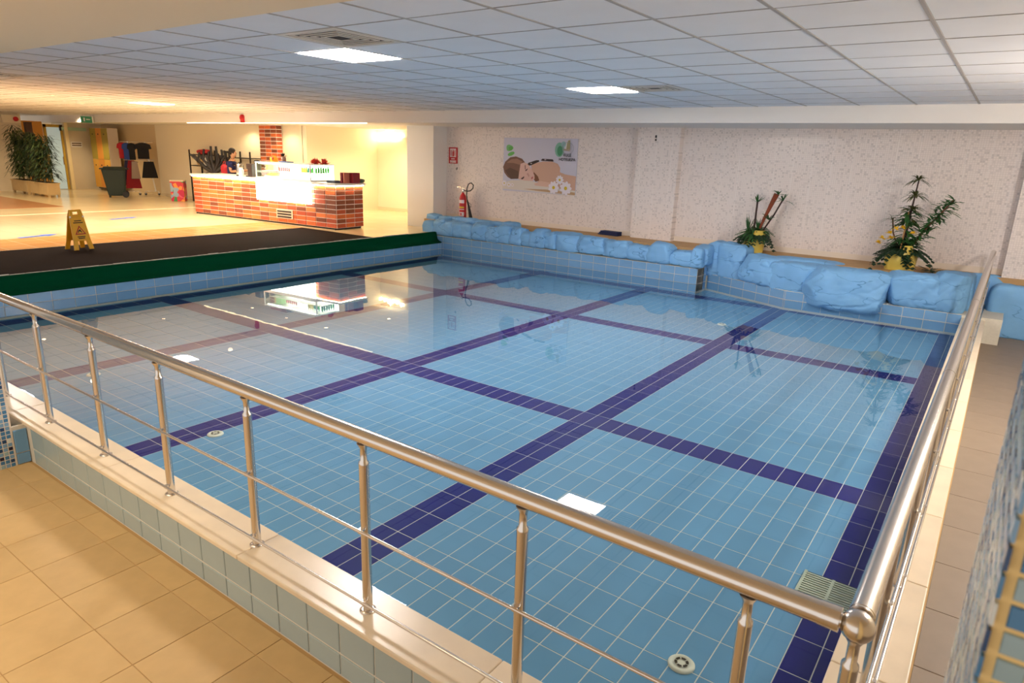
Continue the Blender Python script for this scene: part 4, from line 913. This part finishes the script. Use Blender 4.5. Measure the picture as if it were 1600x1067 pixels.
# wheelie bin
t = thing('wheelie_bin', 'dark green wheeled rubbish bin standing in the hall', 'bin', (-22.55, 6.2, ZD), 1.12)
DG = mat('bin_green', (28, 44, 36), .5)
def taper(b, w0, d0, w1, d1, z0, z1, dx=0):
    b.add([(-w0, -d0, z0), (w0, -d0, z0), (w0, d0, z0), (-w0, d0, z0), (-w1+dx, -d1, z1), (w1+dx, -d1, z1), (w1+dx, d1, z1), (-w1+dx, d1, z1)], [(0, 3, 2, 1), (4, 5, 6, 7), (0, 1, 5, 4), (1, 2, 6, 5), (2, 3, 7, 6), (3, 0, 4, 7)]); return b
taper(MB(), .27, .24, .36, .30, .06, .96, -.05).build('body', DG, t, .03)
MB().box(-.46, .36, -.33, .33, .96, 1.0).build('rim', DG, t, .012); taper(MB(), .36, .32, .3, .26, 1.0, 1.045, -.04).build('lid', DG, t, .012); MB().tube([(.36, -.25, .97), (.42, -.25, .98), (.42, .25, .98), (.36, .25, .97)], .016, 8).build('handle', DG, t)
for y in (-.27, .27): MB().lathe([(.1, -.03), (.105, -.02), (.105, .02), (.1, .03)], (.26, y, .105), 18, Matrix.Rotation(PI/2, 4, 'X')).build('wheel', BLACK, t)
MB().tube([(.26, -.27, .105), (.26, .27, .105)], .015, 8).build('axle', STEEL, t); obox('foot', DG, t, -.26, -.2, -.2, .2, 0, .08)

# clothes rack with garments
t = thing('clothes_rack', 'chrome rolling garment rack by the tan wall', 'clothes rack', (-23.15, 7.3, ZD), 1.12)
for x in (-.25, .38):
    pl_ = MB().tube([(x, 0, .14), (x, 0, 1.93)] if x < 0 else [(.5, 0, .14), (.3, 0, 1.9)], .016 if x < 0 else .024, 8).build('pole', STEEL if x < 0 else WHITE, t)
    MB().tube([(x-.24, 0, .14), (x+.24, 0, .14)], .014, 8).build('foot_bar', STEEL, t)
    for sx in (-.22, .22): MB().lathe([(.04, -.012), (.045, 0), (.04, .012)], (x+sx, 0, .046), 12, Matrix.Rotation(PI/2, 4, 'X')).build('castor', BLACK, t); obox('castor_fork', STEEL, t, x+sx-.01, x+sx+.01, -.02, .02, .05, .14)
MB().tube([(-.5, 0, 1.9), (.55, 0, 1.9)], .012, 8).build('hanging_bar', STEEL, t); MB().tube([(-.45, 0, 1.27), (.55, 0, 1.27)], .012, 8).build('hanging_bar', STEEL, t)
RK = Vector((-23.15, 7.3, ZD)); RM = Matrix.Rotation(1.12, 3, 'Z')
def garment(x, y, top, poly, m, lab, grp='garments on the rolling rack'):
    g_ = thing('garment', lab, 'garment', RK + RM @ Vector((x, y, top)), 1.12, grp)
    MB().prism([(a, -c) for a, c in poly], .06, Matrix.Translation((0, -.03, 0))).build('cloth', m, g_, .015)
    MB().tube([(-.12, 0, -.03), (0, 0, .0), (.12, 0, -.03)], .007, 6).build('hanger', BLACK, g_)
shirt = [(-.1, 0), (.1, 0), (.26, .06), (.3, .22), (.2, .24), (.2, .62), (-.2, .62), (-.2, .24), (-.3, .22), (-.26, .06)]
dress = [(-.12, 0), (.12, 0), (.2, .3), (.32, .95), (-.32, .95), (-.2, .3)]
skirt = [(-.18, 0), (.18, 0), (.3, .62), (-.3, .62)]
def sc_(p_, a, c): return [(x*a, z*c) for x, z in p_]
garment(-.44, .0, 1.87, sc_(shirt, .6, .9), mat('cloth_red', (176, 24, 34), .8), 'red top hanging at the left end of the upper rack bar')
garment(-.30, -.03, 1.86, sc_(shirt, .55, .95), mat('cloth_blue', (44, 74, 150), .8), 'blue top hanging beside the red top on the rack')
garment(-.14, -.07, 1.86, sc_(shirt, .5, .95), mat('cloth_black', (20, 18, 20), .8), 'short black top hanging beside the blue top on the rack')
garment(.22, -.1, 1.88, sc_(shirt, .95, .92), MATS['cloth_black'], 'wide black blouse hanging on the right of the upper rack bar')
garment(-.32, .03, 1.25, sc_(dress, .7, .95), mat('cloth_navy', (36, 40, 74), .8), 'dark blue dress hanging behind the long red dress')
garment(-.20, -.05, 1.25, sc_(dress, .82, 1.05), mat('cloth_wine', (150, 20, 36), .8), 'long wine red dress hanging on the lower rack bar')
garment(-.1, -.12, 1.22, sc_(skirt, .5, 1.0), mat('cloth_grey', (170, 150, 136), .8), 'grey rounded beach bag hanging before the red dress')
garment(.36, -.1, 1.22, sc_(skirt, .9, .95), MATS['cloth_black'], 'black knee skirt hanging on the lower rack bar')
t = thing('floral_box', 'tall box with bright floral pattern standing at the bar end', 'box', (-19.98, 7.05, ZD), .75)
fm = bpy.data.materials.new('floral_print'); fm.use_nodes = True; nt = fm.node_tree; vo = nt.nodes.new('ShaderNodeTexVoronoi'); vo.inputs['Scale'].default_value = 7; cr = nt.nodes.new('ShaderNodeValToRGB'); tcn = nt.nodes.new('ShaderNodeTexCoord'); sp_ = nt.nodes.new('ShaderNodeSeparateColor')
nt.links.new(tcn.outputs['Object'], vo.inputs['Vector']); nt.links.new(vo.outputs['Color'], sp_.inputs[0]); nt.links.new(sp_.outputs[0], cr.inputs[0]); nt.links.new(cr.outputs[0], nt.nodes['Principled BSDF'].inputs['Base Color'])
els = cr.color_ramp.elements; els[0].color = lin((196, 40, 80)); els[1].color = lin((236, 140, 60)); cr.color_ramp.interpolation = 'CONSTANT'
for p_, c_ in ((.2, (206, 60, 70)), (.4, (70, 140, 80)), (.55, (150, 170, 190)), (.7, (220, 90, 120)), (.85, (236, 150, 70))): e_ = els.new(p_); e_.color = lin(c_)
obox('carton', fm, t, -.22, .22, -.15, .15, 0, .66, bevel=.01); obox('lid', mat('box_lid', (214, 196, 170), .6), t, -.225, .225, -.155, .155, .66, .70, bevel=.005)

# wet floor sign
YS = mat('sign_yellow', (236, 176, 34), .4); SR = mat('sign_red', (176, 36, 34), .5); SB = mat('sign_black', (40, 30, 16), .6)
t = thing('wet_floor_sign', 'yellow folding wet floor warning sign standing on the brown mat', 'floor sign', (-10.22, -.08, ZD+.02), 1.72); t.scale = (1.12, 1.12, 1.12)
def leafboard(sgn):
    T = Matrix.Rotation(sgn*.20, 4, 'X') @ Matrix.Identity(4); T = Matrix.Translation((0, 0, .62)) @ T @ Matrix.Translation((0, 0, -.62))
    b = MB(); d_ = .022; y0 = -.011
    def pr(poly): b.prism(poly, d_, T @ Matrix.Translation((0, y0, 0)))
    pr([(-.135, .14), (.135, .14), (.112, .50), (-.112, .50)]); pr([(-.112, .50), (.112, .50), (.106, .555), (-.106, .555)])
    pr([(-.106, .555), (-.045, .555), (-.045, .60), (-.098, .60)]); pr([(.045, .555), (.106, .555), (.098, .60), (.045, .60)]); pr([(-.098, .60), (.098, .60), (.09, .63), (-.09, .63)])
    pr([(-.135, .14), (-.065, .14), (-.085, .0), (-.155, .0)]); pr([(.065, .14), (.135, .14), (.155, .0), (.085, .0)])
    p_ = b.build('board', YS, t, .004)
    def mk(name, poly, m, y): return MB().prism(poly, .002, T @ Matrix.Translation((0, y, 0))).build(name, m, p_)
    y = y0-.002 if sgn < 0 else y0+d_
    s_ = -1 if sgn < 0 else 1
    tri = lambda k: [(-.085*k, .24-.012*(k-1)), (.085*k, .24-.012*(k-1)), (.0, .24+.14*k)]
    mk('warning_triangle', tri(1.0), SR, y); mk('warning_field', [(-.058, .255), (.058, .255), (0, .352)], YS, y+.001*s_); mk('slip_figure', [(-.03, .30), (.005, .325), (.01, .30), (.03, .27), (.012, .272), (-.01, .295), (-.02, .285), (-.03, .262), (-.038, .268)], SB, y+.002*s_)
    for z, w in ((.455, .055), (.425, .075), (.205, .06), (.18, .05)): mk('text_line', [(-w, z-.007), (w, z-.007), (w, z+.007), (-w, z+.007)], SB, y)
    for x in (-.1, .1): mk('rivet', [(x-.012, .505), (x+.012, .505), (x+.012, .53), (x-.012, .53)], WHITE, y)
leafboard(-1); leafboard(1)
# floor arrows
for (x, y, lab) in ((-15.3, 3.05, 'blue arrow sticker on the hall floor nearer the bar'), (-12.75, .2, 'blue arrow sticker on the hall floor left of the yellow sign')):
    t = thing('floor_arrow', lab, 'sticker', (x, y, ZD+.006), .3, 'blue floor arrows')
    AB = mat('arrow_blue', (84, 112, 200), .9, spec=.05)
    obox('shaft', AB, t, -.05, .05, -.42, .1, 0, .002); MB().add([(-.13, .1, 0), (.13, .1, 0), (0, .38, 0), (-.13, .1, .002), (.13, .1, .002), (0, .38, .002)], [(0, 2, 1), (3, 4, 5), (0, 1, 4, 3), (1, 2, 5, 4), (2, 0, 3, 5)]).build('head', AB, t)
# exit sign, alarms, smoke detector
t = thing('exit_sign', 'small green exit sign hanging from the hall ceiling', 'exit sign', (-24.2, 6.2, 3.06), 1.1)
obox('box', mat('exit_green', (30, 92, 56), .4, emit=(40, 120, 70), estr=.25), t, -.19, .16, -.03, .03, 0, .22, bevel=.004); obox('side_edge', WHITE, t, .16, .2, -.035, .035, 0, .22)
obox('running_figure', LBW, t, -.1, -.06, -.034, -.03, .05, .17); obox('arrow', LBW, t, -.02, .1, -.034, -.03, .1, .13)
for x in (-.12, .12): MB().tube([(x, 0, .22), (x, 0, ZC-3.06)], .006, 6).build('hanger', STEEL, t)
t = thing('fire_alarm', 'small red fire alarm sounder on the beam above the bar', 'alarm', (-14.95, 6.42, 3.22)); MB().lathe([(.09, 0), (.085, .05), (.05, .07)], (0, 0, 0), 16, Matrix.Rotation(PI/2, 4, 'X')).build('sounder', RED, t); obox('base', RED, t, -.09, .09, -.03, 0, -.14, .05, bevel=.01)
t = thing('fire_alarm', 'cream alarm box with red lens high on the far left wall', 'alarm', (-26.98, 5.0, 3.12), 0); obox('box', CREAM, t, 0, .12, -.5, .06, -.14, .14, bevel=.01); MB().lathe([(.085, 0), (.08, .05), (.03, .06)], (.12, -.1, 0), 16, Matrix.Rotation(PI/2, 4, 'Y')).build('lens', RED, t)
t = thing('smoke_detector', 'round white smoke detector on the hall ceiling at left', 'smoke detector', (-15.3, 2.35, ZC)); MB().lathe([(.09, 0), (.09, -.03), (.06, -.06), (.03, -.065)], (0, 0, 0), 20).build('dome', WHITE, t); MB().lathe([(.1, 0), (.1, -.012)], (0, 0, 0), 20).build('base', PLASTER, t)

# ================================================================ PERSON BEHIND THE BAR
def skin_body(name, verts, edges, radii, m, parent, sub=2, root=0):
    me = bpy.data.meshes.new(name); me.from_pydata(verts, edges, []); me.materials.append(m); ob = bpy.data.objects.new(name, me); COL.objects.link(ob); ob.parent = parent
    sk = ob.modifiers.new('skin', 'SKIN'); sk.use_smooth_shade = True
    for i, r in enumerate(radii):
        v_ = me.skin_vertices[0].data[i]; v_.radius = r if isinstance(r, tuple) else (r, r); v_.use_root = (i == root)
    ob.modifiers.new('sub', 'SUBSURF').levels = sub; ob.modifiers['sub'].render_levels = sub
    return ob
SKIN = mat('skin', (206, 156, 122), .55); NAVYT = mat('navy_shirt', (30, 34, 88), .8); TROU = mat('dark_trousers', (30, 28, 34), .8); HAIR = mat('dark_hair', (34, 24, 20), .6)
# local frame: faces local +x
t = thing('person', 'dark haired worker in a navy short sleeved shirt standing behind the bar', 'person', onbar(-6.35, 1.75, 0), .72)
body = skin_body('body', [(0, 0, .92), (0, 0, 1.12), (.01, 0, 1.32), (.02, 0, 1.42), (.04, 0, 1.50), (.06, 0, 1.60), (.075, 0, 1.70),
    (.02, .10, .88), (.03, .10, .48), (.0, .10, .08), (.12, .10, .035), (.02, -.10, .88), (.03, -.10, .48), (.0, -.10, .08), (.12, -.10, .035),
    (.01, .19, 1.39), (.04, .23, 1.14), (.28, .20, 1.14), (.36, .19, 1.16), (.01, -.19, 1.39), (.03, -.23, 1.13), (.28, -.16, 1.16), (.36, -.15, 1.18)],
    [(0, 1), (1, 2), (2, 3), (3, 4), (4, 5), (5, 6), (0, 7), (7, 8), (8, 9), (9, 10), (0, 11), (11, 12), (12, 13), (13, 14), (3, 15), (15, 16), (16, 17), (17, 18), (3, 19), (19, 20), (20, 21), (21, 22)],
    [(.11, .15), (.10, .135), (.11, .165), (.09, .13), .052, (.088, .072), (.085, .07), .09, .06, .045, .035, .09, .06, .045, .035, .06, .045, .034, .026, .06, .045, .034, .026], SKIN, t)
skin_body('shirt', [(0, 0, .88), (0, 0, 1.12), (.01, 0, 1.32), (.02, 0, 1.425), (.01, .19, 1.395), (.03, .225, 1.22), (.01, -.19, 1.395), (.025, -.225, 1.22)], [(0, 1), (1, 2), (2, 3), (3, 4), (4, 5), (3, 6), (6, 7)], [(.15, .18), (.145, .17), (.165, .205), (.135, .17), .10, .08, .10, .08], NAVYT, t)
skin_body('trousers', [(0, 0, .96), (.02, .10, .86), (.03, .10, .48), (.0, .10, .09), (.02, -.10, .86), (.03, -.10, .48), (.0, -.10, .09)], [(0, 1), (1, 2), (2, 3), (0, 4), (4, 5), (5, 6)], [(.12, .16), .105, .075, .06, .105, .075, .06], TROU, t)
rock_mesh('h', None, (.105, .088, .115), 9, 2.3, .02, 8).build('hair', HAIR, t, 0, (.04, 0, 1.715)); MB().lathe([(.03, 0), (.04, .03), (.02, .06)], (-.06, 0, 1.70), 12, Matrix.Rotation(-PI/2, 4, 'Y')).build('hair_bun', HAIR, t)
face = rock_mesh('f', None, (.075, .07, .105), 3, 2.3, .0, 8).build('face', SKIN, t, 0, (.085, 0, 1.665))
MB().tube([(.15, 0, 1.69), (.172, 0, 1.655), (.155, 0, 1.645)], [.008, .013, .008], 8).build('nose', SKIN, face); 
for ch in face.children: ch.location = -Vector((.085, 0, 1.665))
for sy in (-1, 1):
    e_ = MB().lathe([(.002, -.008), (.011, 0), (.002, .008)], (.065, sy*.03, .022), 8).build('eye', BLACK, face); MB().lathe([(.004, -.02), (.02, -.01), (.02, .012), (.004, .022)], (-.02, sy*.072, .0), 8).build('ear', SKIN, face)
MB().box(.062, .07, -.022, .022, -.055, -.045).build('mouth', mat('lip', (170, 96, 84), .6), face)
for sy, hx, hy, hz in ((1, .36, .19, 1.16), (-1, .36, -.15, 1.18)):
    hd = MB()
    hd.tube([(hx-.02, hy, hz), (hx+.07, hy, hz)], [.028, .036], 8)
    for k in range(4): hd.tube([(hx+.06, hy-.03+k*.02, hz), (hx+.10, hy-.032+k*.021, hz+.002), (hx+.115+(.012 if k in (1, 2) else 0), hy-.032+k*.021, hz-.025)], [.010, .009, .007], 6)
    hd.tube([(hx+.01, hy-sy*.03, hz), (hx+.05, hy-sy*.055, hz-.002), (hx+.08, hy-sy*.05, hz-.01)], [.011, .010, .008], 6); hd.build('hand', SKIN, t)
t = thing('red_bag', 'crimson bag hanging on the shelf in front of the worker', 'bag', (-17.25, 7.15, ZD+.98)); rock_mesh('rb', None, (.16, .08, .17), 21, 3, .05, 8).build('bag_body', mat('crimson', (186, 36, 52), .6), t, 0, (0, 0, .18)); MB().tube([(-.06, 0, .33), (-.05, 0, .42), (.05, 0, .42), (.06, 0, .33)], .01, 6).build('strap', MATS['crimson'], t)

for o_ in bpy.data.objects:
    if o_.parent is not None and o_.name.split('.')[0] in ('fern_skirt', 'foliage', 'grass_blades', 'fuzz', 'top_leaves', 'spiky_tufts', 'branch_leaves', 'core_leaves', 'bamboo_leaves', 'fallen_leaves', 'petals', 'tuft', 'frayed_edge'): o_['kind'] = 'stuff'
